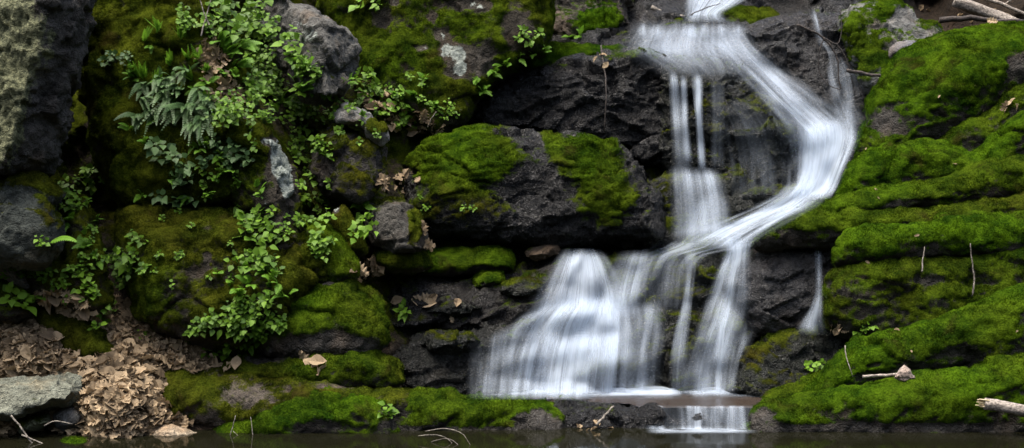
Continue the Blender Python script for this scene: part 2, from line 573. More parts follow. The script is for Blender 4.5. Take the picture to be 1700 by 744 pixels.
# ------------------------------------------------------------------ the bedrock slope behind everything
CP = np.array([(-500, -200, 9.6), (-500, 300, 9.0), (-500, 760, 8.2), (0, -100, 9.2), (0, 250, 8.6), (0, 480, 8.2), (0, 640, 7.75), (0, 760, 7.3), (200, -150, 9.6), (200, 0, 9.1), (200, 300, 8.7), (190, 480, 8.55), (200, 560, 8.0), (200, 700, 7.6),
               (400, -150, 10.2), (400, 0, 9.3), (400, 300, 8.5), (400, 560, 8.15), (400, 700, 7.8), (600, -150, 10.9), (600, 0, 10.1), (600, 200, 9.15), (600, 400, 8.65), (600, 560, 8.35), (600, 700, 7.9),
               (800, -150, 11.2), (800, 0, 10.4), (800, 130, 9.9), (800, 300, 9.4), (800, 420, 9.05), (800, 470, 8.9), (800, 660, 8.5),
               (1000, -150, 12.5), (1000, 0, 11.1), (1000, 85, 10.2), (1000, 250, 9.7), (1000, 400, 9.25), (1000, 440, 9.0), (1000, 660, 8.7),
               (1150, -150, 13), (1150, -20, 11.9), (1160, 30, 11.0), (1130, 38, 10.7), (1120, 60, 10.45), (1150, 90, 10.1), (1200, 200, 9.8), (1200, 300, 9.5), (1200, 385, 9.15), (1200, 430, 8.95), (1200, 660, 8.6),
               (1250, 110, 10.15), (1310, 180, 9.85), (1365, 245, 9.6), (1380, 270, 9.5), (1340, 325, 9.3), (1270, 370, 9.15), (1300, 430, 8.95), (1300, 660, 8.5),
               (1300, -20, 11.8), (1300, 60, 10.7), (1400, 20, 10.9), (1400, 130, 10.2), (1400, 200, 9.95), (1450, 300, 9.6), (1500, 60, 10.8), (1480, 0, 12.3), (1540, 0, 14), (1540, -100, 15), (1600, 20, 12), (1680, 30, 11.6),
               (1650, -40, 13.5), (1600, 120, 10.2), (1600, 300, 9.4), (1600, 450, 8.9), (1600, 660, 8.3), (1900, 30, 11.4), (1900, 300, 9.6), (1900, 660, 8.2), (2200, -200, 13), (2200, 300, 9.8), (2200, 760, 8.2), (1400, 760, 8.2), (900, 760, 8.2)], float)


def slope_y(X, Yp):
    num = np.zeros(len(X)); den = np.zeros(len(X))
    for cx, cy, cz in CP:
        w = 1.0 / (((X - cx) ** 2 + (Yp - cy) ** 2) + 300.0) ** 1.6
        num += w * cz; den += w
    return num / den


def grid_faces(nx, ny):
    i = np.arange(nx * ny).reshape(ny, nx)
    return np.stack([i[:-1, :-1].ravel(), i[1:, :-1].ravel(), i[1:, 1:].ravel(), i[:-1, 1:].ravel()], 1)


def slope():
    xs = np.arange(-500, 2201, 5.0); ys = np.arange(-200, 761, 5.0)
    gx, gy = np.meshgrid(xs, ys)
    X, Yp = gx.ravel(), gy.ravel()
    y = slope_y(X, Yp)
    V = np.stack([(X - CX) / FPX * y, y, CAMZ + (CY - Yp) / FPX * y], 1)
    crag = .10 * facet(V * 2.4) + .05 * facet(V * 6) + .035 * ridged(V * 7, 4)
    V[:, 1] -= crag
    F = grid_faces(len(xs), len(ys))
    o = mesh_np('hillside', V, F, M_ROCK)
    me = o.data
    left = sstep(950, 700, X)
    top = sstep(1480, 1540, X) * sstep(140, 60, Yp)
    moss = .12 + .42 * left * sstep(640, 500, Yp) + .35 * fbm(V * 2.5, 4) + sstep(1380, 1460, X) * .35 * (1 - top) - top * .35
    fattr(me, 'moss', moss); fattr(me, 'lich', np.full(len(V), -.5)); fattr(me, 'hue', .25 + .4 * sstep(1300, 1500, X))
    fattr(me, 'wet', sstep(640, 860, X) * sstep(1520, 1400, X))
    rc = np.where(left[:, None] > .5, np.array((.024, .019, .014)), np.array((.009, .009, .009)))  # left brown darkened so gaps between rocks read as shaded crevices
    rc = rc * (1 - top[:, None]) + np.array((.016, .011, .007)) * top[:, None]  # darkness of the hole among the roots put into the soil colour
    cattr(me, 'rcol', rc)
    tag(o, 'dark bedrock hillside the stream falls down', 'hillside', kind='structure')


slope()


def bank():
    xs = np.arange(-260, 480, 5.0); ys = np.arange(440, 790, 4.0)
    gx, gy = np.meshgrid(xs, ys)
    X, Yp = gx.ravel(), gy.ravel()
    t = np.clip((Yp - 440) / 340, 0, 1)
    y = 8.35 - 1.35 * t + .0009 * np.maximum(0, X - 200)
    y = y - .10 * np.exp(-((X - 190) / 70) ** 2 - ((Yp - 660) / 60) ** 2) * 3 + .18 * np.exp(-((X - 90) / 75) ** 2 - ((Yp - 700) / 26) ** 2)
    y = y - .30 * np.exp(-((X - 40) / 95) ** 2 - ((Yp - 572) / 55) ** 2)
    V = np.stack([(X - CX) / FPX * y, y, CAMZ + (CY - Yp) / FPX * y], 1)
    V[:, 2] += .03 * fbm(V * 5, 3); V[:, 1] += .05 * fbm(V * 4 + 9, 3)
    o = mesh_np('ground', V, grid_faces(len(xs), len(ys)), M_ROCK)
    me = o.data
    fattr(me, 'moss', -.3 + .3 * fbm(V * 3, 3)); fattr(me, 'lich', np.full(len(V), -.6)); fattr(me, 'hue', np.full(len(V), .2)); fattr(me, 'wet', np.full(len(V), .2))
    cattr(me, 'rcol', np.tile(np.array((.040, .028, .018)), (len(V), 1)))
    tag(o, 'brown soil bank beside the pool', 'ground', kind='structure')


bank()

# ------------------------------------------------------------------ rocks (outlines in photo pixels, each at its own distance)
# left side
rock('huge grey boulder with lichen-crusted lit face and dark overhanging side', [(-90, -70), (112, -70), (150, -10), (138, 70), (120, 150), (105, 225), (84, 285), (20, 300), (-90, 300)], (7.75, 7.65), 'grey',
     bulge=.18, rad=40, back=.6, front=lambda x, y: .30 - .0042 * max(0, x - (80 - .28 * y)) + .0034 * min(0, x - (80 - .28 * y)), amp=1.25, rc=(.050, .047, .043), m0=-.12, mn=.2, lich=.14, lcol=1.0, strata=.018,  # base colour lowered for the overhanging side's stain and shade
     paint=[('lich', 0, 60, 80, 140, .75), ('lich', -10, 200, 48, 90, .7), ('moss', 110, 250, 40, 60, .2), ('moss', 75, 20, 14, 14, .5), ('lich', 82, 90, 9, 7, .45), ('lich', 30, 222, 8, 14, .5), ('lich', 88, 60, 10, 14, .3)])
rock('rounded grey-green boulder with a mossy crown under the huge lichen boulder', [(-90, 282), (30, 279), (68, 286), (93, 318), (112, 370), (106, 415), (70, 445), (-90, 440)], (7.62, 7.5), 'grey', bulge=.3, rad=70, amp=.9,
     rc=(.045, .05, .043), m0=.18, mn=.45, lich=.20, paint=[('moss', 70, 300, 60, 18, .35), ('moss', 90, 350, 30, 50, .2), ('lich', 10, 340, 40, 60, .2)])
rock('tall olive-green mossy rock wall behind the hanging ferns', [(128, -70), (330, -70), (395, 40), (418, 150), (452, 240), (440, 335), (340, 352), (215, 352), (176, 300), (150, 262), (140, 150)], (8.75, 8.25), 'olive', bulge=.35, rad=90, back=.4, m0=.60, res=.016,
     paint=[('moss', 230, 100, 90, 120, .15), ('moss', 250, 290, 100, 60, .2)], hue=.3)
rock('broad brown and olive mossy boulder beside the dark crevice', [(197, 352), (262, 338), (350, 346), (430, 362), (500, 410), (522, 470), (470, 545), (400, 582), (300, 570), (232, 525), (205, 450)], (8.15, 7.85), 'olive', bulge=.33, rad=90, hue=.15, m0=.60,
     paint=[('moss', 230, 480, 40, 40, .25), ('lich', 345, 378, 12, 10, .4), ('lich', 345, 425, 7, 9, .4), ('hue', 250, 470, 80, 60, .3)])
rock('dark mossy hump with ferns beside the rounded grey-green boulder', [(92, 325), (140, 328), (160, 390), (176, 450), (178, 505), (150, 530), (60, 510), (30, 470), (40, 420), (95, 420)], (7.95, 7.75), 'olive', bulge=.22, m0=.52, hue=.3)
rock('long olive mossy mound lying in the dead leaves', [(50, 508), (105, 500), (150, 530), (186, 578), (176, 605), (120, 600), (75, 575), (52, 545)], (7.85, 7.66), 'moss', bulge=.16, rad=45, hue=.2, paint=[('moss', 110, 545, 60, 40, .3)])
rock('small mossy hump at the picture edge above the dead leaves', [(-60, 462), (30, 464), (58, 490), (62, 520), (40, 535), (-60, 535)], (7.75, 7.62), 'moss', bulge=.16, rad=45, hue=.5)
rock('pale grey sloping ledge below the rounded grey-green boulder', [(-60, 424), (10, 426), (34, 446), (56, 478), (40, 484), (5, 462), (-60, 462)], (7.62, 7.6), 'grey', bulge=.10, rad=20, amp=.5, lich=.32)
rock('weathered grey boulder with a pale top above the leafy plants', [(430, -40), (480, 2), (530, 24), (578, 45), (602, 82), (594, 130), (565, 165), (510, 168), (466, 110), (430, 40)], (8.95, 8.75), 'grey', bulge=.10, rad=18, p=4, amp=1.2,
     front=lambda x, y: .30 - .0052 * abs(x - (530 + .06 * y)) - .0020 * max(0, 70 - y), rc=(.085, .083, .076), lich=.28, m0=-.1, mn=.15, paint=[('lich', 505, 50, 40, 40, .25), ('lich', 575, 65, 25, 30, .12), ('moss', 560, 145, 40, 25, .3), ('moss', 575, 95, 16, 22, .3), ('moss', 548, 110, 14, 26, .25)])
rock('great mossy slab with chalky lichen patches above the wet ledges', [(540, -70), (905, -70), (918, 20), (905, 85), (850, 112), (806, 150), (775, 205), (720, 222), (640, 190), (585, 135), (560, 60), (530, 10)], (9.85, 9.35), 'olive', bulge=.3, rad=80, back=.5, res=.016, hue=.45, m0=.62, amp=.8,
     paint=[('lich', 745, 85, 22, 18, .62), ('lich', 768, 100, 14, 26, .58), ('lich', 755, 118, 20, 14, .5), ('lich', 732, 58, 12, 9, .55), ('lich', 702, 80, 16, 7, .5), ('lich', 780, 8, 42, 12, .6), ('lich', 860, 40, 26, 36, .45), ('lich', 640, 35, 22, 18, .35), ('lich', 655, 4, 8, 6, .7), ('lich', 718, 28, 8, 6, .6),
            ('wet', 800, 100, 24, 26, .5), ('hue', 640, 100, 90, 60, .15)])
rock('mossy ridge with a bare grey spine among the heart-leaved plants', [(330, 178), (400, 176), (450, 225), (486, 290), (496, 350), (530, 400), (562, 462), (540, 480), (480, 460), (430, 400), (395, 340), (352, 290), (325, 230)], (8.3, 8.05), 'olive', bulge=.26, rad=50, hue=.35, m0=.56, st='facet', amp=1.3,
     paint=[('lich', 465, 265, 20, 38, 1.0), ('lich', 478, 310, 16, 28, .9), ('lich', 445, 335, 14, 22, .5), ('lich', 412, 190, 22, 12, .6), ('lich', 440, 235, 14, 10, .6), ('lich', 468, 370, 12, 12, .5), ('lich', 470, 410, 26, 8, .4), ('moss', 380, 230, 50, 40, .3)])
rock('wedge of rock half pale grey half yellow-green moss', [(546, 186), (575, 171), (606, 178), (634, 206), (646, 236), (640, 244), (610, 226), (585, 208), (556, 206)], (8.62, 8.5), 'grey', bulge=.10, rad=10, p=4, amp=.8, res=.010, lich=.4, m0=0, rc=(.16, .155, .145), paint=[('moss', 624, 212, 22, 20, .8), ('hue', 625, 212, 40, 40, .1)])
rock('dark shadowed rock under the yellow-green wedge', [(522, 228), (556, 206), (600, 220), (640, 248), (644, 300), (610, 340), (545, 332), (512, 285)], (8.7, 8.5), 'dark', bulge=.2, rad=35, amp=.7, m0=.38)
rock('thin upright mossy slab leaning beside the dead leaves', [(552, 344), (566, 336), (586, 368), (608, 412), (600, 426), (578, 420), (562, 384)], (8.32, 8.22), 'olive', bulge=.10, rad=14, amp=.3, res=.010, m0=.6, paint=[('lich', 558, 346, 9, 9, .7)])
rock('angular grey block with a moss stripe below the dead leaves', [(606, 348), (640, 334), (672, 336), (692, 352), (709, 392), (706, 412), (690, 420), (650, 418), (618, 405)], (8.5, 8.35), 'grey', bulge=.14, rad=14, amp=.8, res=.011, rc=(.055, .052, .046), lich=.06, m0=.12, p=4,
     front=lambda x, y: .08 - .0022 * abs(x - (655 + .25 * (y - 335))), paint=[('moss', 688, 375, 13, 32, .75), ('lich', 660, 345, 24, 8, .4), ('lich', 672, 380, 5, 24, .4)])
rock('low dark mossy lump under the angular grey block', [(630, 405), (690, 412), (714, 432), (706, 450), (650, 454), (622, 440)], (8.5, 8.4), 'olive', bulge=.16, rad=30, amp=.5, m0=.6, hue=.35)
rock('bright mossy slope beside the thin upright slab', [(498, 366), (535, 372), (572, 410), (594, 440), (590, 466), (540, 474), (510, 440)], (8.12, 8.0), 'moss', bulge=.14, rad=35, amp=.6, hue=.7, m0=.58)
rock('domed mossy boulder with a grey top and shaded foot', [(425, 540), (448, 500), (482, 472), (530, 460), (582, 466), (616, 490), (642, 532), (644, 575), (600, 604), (500, 606), (440, 596), (415, 570)], (8.1, 7.85), 'moss', bulge=.30, rad=75, hue=.55,
     paint=[('wet', 540, 578, 90, 22, .6), ('lich', 540, 466, 30, 9, .75), ('hue', 490, 490, 60, 30, .3)])  # the 'wet' ellipse bares dark rock to paint the foot's shadow
rock('low mossy rock with a bare grey shoulder behind the front mossy ledge', [(372, 606), (440, 592), (520, 580), (590, 567), (632, 580), (660, 604), (670, 634), (650, 652), (560, 654), (440, 644), (376, 628)], (7.92, 7.72), 'moss', bulge=.22, rad=45, hue=.4,
     paint=[('lich', 430, 600, 45, 9, .45), ('wet', 480, 592, 60, 8, .35), ('hue', 610, 590, 50, 30, .25)])
rock('brown-backed long rock with dull moss behind the bright front moss', [(252, 645), (275, 624), (360, 616), (440, 619), (520, 632), (600, 640), (690, 652), (700, 690), (560, 725), (330, 712), (268, 690)], (7.72, 7.5), 'olive', bulge=.24, rad=50, hue=.2, m0=.46, rc=(.06, .05, .04),
     paint=[('wet', 400, 650, 70, 26, .25), ('moss', 310, 640, 50, 22, .25), ('lich', 560, 640, 60, 8, .25)])
rock('bright mossy ledge at the pool edge with two dead twigs', [(345, 718), (395, 694), (455, 664), (520, 650), (600, 652), (650, 668), (668, 700), (665, 755), (560, 760), (350, 752)], (7.52, 7.48), 'mossb', bulge=.24, rad=60, hue=.85, paint=[('wet', 650, 690, 22, 30, .4)])
rock('long flat mossy shelf reaching into the pool below the falls', [(600, 700), (626, 662), (690, 650), (780, 655), (860, 664), (908, 676), (935, 694), (940, 755), (600, 760)], (7.64, 7.58), 'mossb', bulge=.24, rad=45, hue=.75, paint=[('wet', 640, 690, 35, 26, .55), ('wet', 900, 700, 40, 30, .8), ('wet', 760, 716, 300, 8, .5)])
rock('dark wet rock at the pool edge beside the little weir', [(870, 690), (930, 668), (1000, 669), (1050, 676), (1088, 700), (1085, 760), (870, 760)], (7.68, 7.52), 'wet', bulge=.14, rad=26, amp=.7, res=.011)
# leaf-bank stones
rock('flat grey-green slab stone propped in the dead leaves', [(-40, 636), (20, 624), (92, 621), (130, 629), (138, 648), (116, 670), (70, 684), (10, 697), (-40, 694)], (7.38, 7.2), 'grey', bulge=.14, rad=16, p=3, amp=.6, res=.011, rc=(.15, .155, .12), lich=.18, m0=.08, mn=.2, name='stone',
     front=lambda x, y: .05, back=.35)
rock('small greenish stone tucked under the flat grey-green slab', [(24, 712), (52, 694), (88, 684), (94, 698), (66, 714), (34, 720)], (7.28, 7.22), 'dark', bulge=.09, rad=16, amp=.3, res=.010, name='stone', rc=(.08, .085, .05))
rock('small dark grey stone under the right end of the flat slab', [(88, 690), (112, 674), (136, 678), (143, 694), (130, 714), (94, 716)], (7.34, 7.28), 'dark', bulge=.09, rad=16, amp=.3, res=.010, name='stone', m0=.05, rc=(.09, .09, .085))
rock('pale tan stone at the water edge below the dead leaves', [(244, 722), (256, 706), (276, 701), (304, 710), (336, 722), (330, 740), (244, 742)], (7.32, 7.26), 'grey', bulge=.1, rad=16, amp=.35, res=.010, name='stone', rc=(.26, .21, .15), lich=-.2, m0=-.2)
rock('small bright mossy stone at the bottom edge of the bank', [(92, 742), (110, 730), (140, 730), (172, 742), (184, 765), (90, 768)], (7.02, 6.98), 'mossb', bulge=.09, rad=16, amp=.3, res=.010, name='stone')
# middle
rock('big wet boulder with two moss patches between the dark wall and the low shelf', [(684, 270), (714, 232), (785, 214), (860, 212), (900, 218), (950, 215), (1000, 235), (1052, 254), (1076, 300), (1104, 340), (1095, 400), (1000, 412), (900, 420), (820, 408), (700, 388), (676, 335)], (9.2, 8.95), 'wet', bulge=.36, rad=70, res=.014, amp=.7, m0=.05,
     paint=[('moss', 770, 262, 85, 55, .95), ('moss', 715, 265, 40, 40, .4), ('moss', 975, 255, 55, 32, .8), ('moss', 1000, 330, 60, 65, .75), ('moss', 915, 225, 14, 20, .6), ('moss', 760, 350, 90, 40, .42), ('hue', 775, 262, 100, 60, .35), ('hue', 985, 260, 70, 60, .2), ('hue', 760, 360, 90, 40, -.4)])
rock('black dripping rock wall beside the twin plumes', [(786, 178), (812, 140), (868, 118), (938, 98), (1002, 90), (1080, 84), (1135, 100), (1140, 290), (1060, 270), (1000, 246), (900, 230), (800, 226)], (9.85, 9.6), 'wet', bulge=.25, rad=36, rc=(.0065, .0065, .0068), m0=-.05, amp=1.1, paint=[('moss', 1040, 92, 60, 14, .5), ('moss', 930, 108, 40, 14, .4)])
rock('bright green mossy shelf on top of the black dripping wall', [(760, 168), (800, 122), (850, 92), (920, 72), (1000, 76), (1064, 84), (1060, 108), (985, 106), (905, 116), (840, 142), (800, 170)], (10.0, 9.72), 'mossb', bulge=.16, rad=26, amp=.6, hue=.95, m0=.62)
rock('brown and mossy rock behind the green shelf at the top of the falls', [(895, -50), (1010, -50), (1048, 0), (1046, 40), (1010, 62), (950, 80), (905, 60)], (10.9, 10.5), 'dark', bulge=.22, rad=40, m0=.36, hue=.6, rc=(.07, .06, .05), paint=[('moss', 990, 40, 30, 22, .5), ('hue', 990, 40, 40, 40, .4)])
rock('dark rock block with a mossy cap beside the top stream', [(1030, -50), (1075, -50), (1088, 5), (1082, 30), (1050, 36), (1032, 10)], (11.1, 11.0), 'dark', bulge=.12, rad=20, amp=.6, m0=.3, hue=.5)
rock('long wet step the water pours over at the top', [(1000, 50), (1060, 38), (1150, 34), (1235, 36), (1270, 60), (1270, 110), (1150, 108), (1060, 92), (1000, 80)], (10.75, 10.3), 'wet', bulge=.18, rad=26, amp=.6, m0=.12)
rock('small mossy boulder splitting the top stream', [(1172, 28), (1206, 11), (1262, 10), (1292, 30), (1316, 54), (1250, 62), (1196, 44)], (10.95, 10.8), 'olive', bulge=.14, rad=26, amp=.5, hue=.5, m0=.5)
rock('round black rock behind the twin plumes', [(1088, 128), (1130, 92), (1200, 98), (1255, 132), (1296, 185), (1326, 250), (1340, 330), (1300, 352), (1200, 352), (1120, 345), (1092, 270)], (9.75, 9.45), 'wetmoss', bulge=.34, rad=70, m0=.18, rc=(.0075, .0085, .007))
rock('stepped wet ledge below the twin plumes', [(1070, 300), (1120, 285), (1220, 284), (1300, 312), (1346, 332), (1320, 372), (1250, 402), (1110, 412), (1072, 370)], (9.4, 9.1), 'wetmoss', bulge=.26, rad=40, strata=.02)
rock('broad glistening grey slab beside the thin side stream', [(1232, 48), (1300, 16), (1372, 20), (1440, 26), (1482, 84), (1474, 170), (1446, 240), (1410, 240), (1370, 200), (1310, 140), (1255, 95)], (10.6, 9.95), 'wet', bulge=.2, rad=40, rc=(.015, .015, .0155), amp=.9, res=.014)
rock('grey rock topped with moss right of the thin side stream', [(1388, 26), (1432, 4), (1500, 6), (1530, 32), (1568, 48), (1580, 92), (1524, 136), (1484, 168), (1436, 150), (1404, 90)], (10.3, 9.95), 'moss', bulge=.2, rad=40, hue=.75, m0=.42, rc=(.12, .12, .115), paint=[('moss', 1430, 80, 40, 40, .3), ('lich', 1500, 30, 25, 15, .5), ('moss', 1470, 20, 20, 14, .4)])
rock('bare grey stone poking out beside the big mossy boulder', [(1470, 84), (1492, 69), (1520, 69), (1536, 82), (1524, 98), (1480, 104)], (9.9, 9.85), 'grey', bulge=.1, rad=16, amp=.35, res=.011, rc=(.10, .10, .105), lich=.0, m0=-.3, wet=.6, name='stone')
# lower ledges
rock('dark layered ledge left of the main fall', [(630, 476), (700, 458), (780, 462), (860, 455), (930, 430), (1000, 436), (1000, 566), (860, 566), (780, 552), (700, 552), (632, 536)], (8.95, 8.6), 'wet', bulge=.28, rad=45, strata=.055, m0=.16, rc=(.012, .011, .010), paint=[('moss', 770, 520, 120, 30, .15), ('hue', 770, 520, 120, 40, -.3)])
rock('black wet block at the left foot of the main fall', [(650, 572), (720, 552), (790, 540), (880, 536), (910, 600), (890, 680), (700, 676), (652, 650)], (8.55, 8.3), 'wet', bulge=.25, rad=40, rc=(.0075, .008, .0072), m0=.14)
rock('upper rock step behind the main fall', [(885, 450), (950, 424), (1050, 414), (1120, 404), (1190, 398), (1250, 414), (1262, 530), (1200, 545), (900, 540)], (9.05, 8.75), 'wetmoss', bulge=.26, rad=40, rc=(.009, .010, .0085))
rock('lower rock step behind the main fall', [(822, 546), (900, 512), (1000, 503), (1090, 507), (1240, 522), (1256, 600), (1248, 685), (830, 685)], (8.68, 8.4), 'wetmoss', bulge=.24, rad=36, rc=(.0085, .0095, .008))
rock('grey glistening block under the small right trickle', [(1222, 440), (1250, 418), (1330, 408), (1400, 408), (1424, 500), (1396, 556), (1250, 560), (1224, 490)], (8.66, 8.58), 'wet', bulge=.24, rad=36, rc=(.030, .0295, .030), m0=.05)
rock('dark mossy wet boulder at the right foot of the falls', [(1205, 625), (1245, 580), (1325, 545), (1430, 540), (1460, 580), (1410, 625), (1340, 672), (1208, 676)], (8.5, 8.25), 'wetmoss', bulge=.25, rad=40, m0=.2, paint=[('wet', 1400, 560, 40, 16, .4)])
rock('small dark mossy rock parting the stream above the lower fall', [(1140, 412), (1162, 394), (1200, 391), (1216, 404), (1210, 425), (1150, 434)], (8.85, 8.78), 'moss', bulge=.12, rad=24, amp=.4, hue=.3, res=.011)
rock('small mossy step at the edge of the upper pool', [(1258, 668), (1300, 640), (1360, 622), (1400, 600), (1430, 635), (1370, 668), (1300, 680)], (8.15, 8.0), 'moss', bulge=.15, rad=30, hue=.7, amp=.5)
rock('submerged ledge of the little weir', [(1050, 690), (1085, 679), (1120, 686), (1160, 684), (1180, 680), (1205, 686), (1270, 682), (1310, 700), (1300, 760), (1050, 760)], (7.72, 7.58), 'wet', bulge=.12, rad=26, amp=.8, res=.012)
rock('long moss cushion below the big wet boulder', [(684, 442), (720, 420), (770, 412), (830, 414), (850, 428), (846, 450), (790, 458), (700, 458)], (8.85, 8.72), 'mossb', bulge=.16, rad=24, amp=.5, hue=.8, paint=[('moss', 770, 430, 80, 20, .2)])
rock('small moss cushion overhanging the dark layered ledge', [(780, 468), (800, 452), (836, 450), (846, 462), (830, 478), (792, 480)], (8.68, 8.62), 'mossb', bulge=.10, rad=18, amp=.4, hue=.7, res=.011)
rock('brown loose rock at the lip of the main fall', [(864, 424), (880, 410), (910, 405), (934, 410), (926, 424), (890, 436)], (8.8, 8.74), 'dark', bulge=.10, rad=16, amp=.35, res=.010, name='stone', rc=(.075, .055, .038), m0=.1)
rock('low wet stone breaking the lip of the little weir, the left one', [(1046, 700), (1056, 682), (1078, 673), (1098, 680), (1108, 700), (1100, 716), (1056, 716)], (7.56, 7.52), 'wet', bulge=.07, rad=16, amp=.4, res=.008, name='stone')
rock('low wet stone breaking the lip of the little weir, the middle one', [(1134, 700), (1146, 686), (1164, 680), (1180, 688), (1184, 704), (1160, 712)], (7.55, 7.52), 'wet', bulge=.05, rad=14, amp=.35, res=.008, name='stone')
rock('low wet stone breaking the lip of the little weir, the right one', [(1232, 706), (1240, 686), (1262, 674), (1282, 682), (1290, 710), (1256, 718)], (7.56, 7.50), 'wetmoss', bulge=.07, rad=16, amp=.4, res=.008, name='stone')
for _q, _lab in (([(690, 520), (712, 498), (760, 490), (800, 498), (812, 516), (770, 530), (710, 534)], 'flat wet rock jutting from the dark layered ledge, the longer one'), ([(642, 540), (655, 518), (688, 510), (708, 524), (700, 548), (660, 556)], 'brownish wet rock at the left end of the dark layered ledge'),
                 ([(820, 486), (838, 470), (880, 462), (908, 470), (900, 492), (850, 498)], 'wet rock close to the left edge of the main fall'), ([(700, 560), (730, 548), (780, 548), (800, 566), (770, 590), (720, 588)], 'wet black rock on top of the block at the left foot of the main fall')):
    rock(_lab, _q, (8.6, 8.5) if _q[0][0] != 700 else (8.3, 8.22), 'wetmoss', bulge=.14, rad=24, amp=.7, res=.011, name='wet_rock', m0=.18)
# right side; high mn strips undersides of moss, putting crease shade into the colour
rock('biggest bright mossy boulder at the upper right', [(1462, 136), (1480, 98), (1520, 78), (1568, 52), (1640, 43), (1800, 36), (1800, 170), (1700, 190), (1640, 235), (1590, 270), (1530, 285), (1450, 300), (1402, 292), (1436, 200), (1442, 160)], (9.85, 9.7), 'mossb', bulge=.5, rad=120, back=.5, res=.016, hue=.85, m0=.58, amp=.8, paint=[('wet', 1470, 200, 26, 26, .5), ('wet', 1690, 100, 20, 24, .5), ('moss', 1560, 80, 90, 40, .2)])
rock('mossy rock wedge leaning on the biggest mossy boulder', [(1525, 262), (1590, 206), (1642, 186), (1690, 142), (1800, 115), (1800, 215), (1700, 222), (1660, 258), (1630, 285), (1560, 290)], (9.4, 9.35), 'mossb', bulge=.22, rad=40, hue=.6, m0=.45, amp=.7)
rock('rounded moss cushion beside the white chute, lowest of the three cushions', [(1388, 326), (1410, 275), (1445, 248), (1478, 238), (1506, 250), (1502, 290), (1475, 338), (1400, 352)], (9.0, 9.0), 'mossb', bulge=.24, rad=44, hue=.95, amp=.7, mn=.6)
rock('middle moss cushion under the leaning mossy wedge', [(1462, 285), (1486, 242), (1530, 228), (1578, 238), (1612, 256), (1645, 250), (1656, 282), (1620, 318), (1540, 332), (1468, 338)], (8.95, 8.95), 'mossb', bulge=.25, rad=46, hue=.9, amp=.8, mn=.6)
rock('tall moss cushion at the right edge beside the leaning mossy wedge', [(1616, 292), (1640, 246), (1662, 216), (1700, 184), (1800, 172), (1800, 278), (1700, 296), (1640, 314)], (8.9, 8.9), 'mossb', bulge=.26, rad=50, hue=.95, amp=.8, mn=.6)
rock('long mossy ledge running down to the white chute below the moss cushions', [(1318, 358), (1345, 336), (1400, 322), (1440, 312), (1520, 300), (1600, 286), (1680, 256), (1800, 242), (1800, 340), (1620, 352), (1480, 366), (1380, 372)], (8.68, 8.66), 'mossb', bulge=.24, rad=44, hue=.75, amp=.8, m0=.58, mn=.35)
rock('dark-fronted mossy ledge tapering to a point beside the lower falls', [(1246, 404), (1286, 362), (1340, 346), (1420, 350), (1520, 342), (1620, 330), (1800, 306), (1800, 386), (1620, 390), (1500, 402), (1400, 416), (1270, 418)], (8.52, 8.5), 'mossb', bulge=.22, rad=46, hue=.6, amp=.8, m0=.50, mn=.5)
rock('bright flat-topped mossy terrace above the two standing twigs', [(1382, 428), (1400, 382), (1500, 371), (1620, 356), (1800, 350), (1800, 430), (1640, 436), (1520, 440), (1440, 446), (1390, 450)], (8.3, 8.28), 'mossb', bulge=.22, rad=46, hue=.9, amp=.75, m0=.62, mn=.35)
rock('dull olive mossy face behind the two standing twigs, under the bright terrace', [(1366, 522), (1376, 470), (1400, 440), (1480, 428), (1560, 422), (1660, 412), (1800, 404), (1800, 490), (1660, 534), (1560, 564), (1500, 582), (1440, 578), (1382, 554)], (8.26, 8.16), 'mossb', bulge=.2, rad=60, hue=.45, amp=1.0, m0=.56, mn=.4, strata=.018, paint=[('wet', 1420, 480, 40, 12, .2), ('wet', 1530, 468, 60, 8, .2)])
rock('sloping bright mossy rock above the front right ledge', [(1322, 670), (1376, 606), (1420, 567), (1470, 556), (1560, 532), (1640, 496), (1800, 452), (1800, 620), (1620, 632), (1520, 645), (1420, 665), (1350, 684)], (7.88, 7.88), 'mossb', bulge=.27, rad=70, hue=.9, res=.014, m0=.58, mn=.55, amp=.85, paint=[('hue', 1600, 600, 120, 30, -.3)])
rock('long front mossy rock meeting the dark pool', [(1240, 702), (1256, 676), (1330, 656), (1420, 636), (1520, 618), (1620, 606), (1800, 592), (1800, 760), (1250, 760)], (7.55, 7.55), 'mossb', bulge=.24, rad=60, hue=.85, m0=.58, mn=.5, amp=.75, paint=[('wet', 1265, 690, 26, 16, .7), ('wet', 1500, 712, 400, 9, .6)])
rock('small grey pointed stone lying on the front mossy rock', [(1482, 628), (1492, 612), (1501, 604), (1512, 612), (1519, 628), (1500, 634)], (7.46, 7.44), 'grey', bulge=.05, rad=10, back=.05, amp=.25, res=.004, step=4, name='stone', rc=(.22, .20, .19), lich=0, m0=-.5, tufts=False)

print('TUFT TRIS', TUFT_N[0])
bpy.context.view_layer.update()
DG = bpy.context.evaluated_depsgraph_get()


def hit(px, py):
    d = (W(px, py, 8.0) - CAMV).normalized()
    ok, loc, nor, fi, ob, mt = S.ray_cast(DG, CAMV, d)
    if not ok:
        return None
    if nor.dot(d) > 0:
        nor = -nor
    return loc.copy(), nor.copy(), ob


# ------------------------------------------------------------------ water
def plane(name, pts, mat, label):
    o = mesh_np(name, pts, [list(range(len(pts)))], mat, smooth=False)
    return tag(o, label, name.split('_')[-1], kind='structure')


def pxx(px, y):
    return (px - CX) / FPX * y


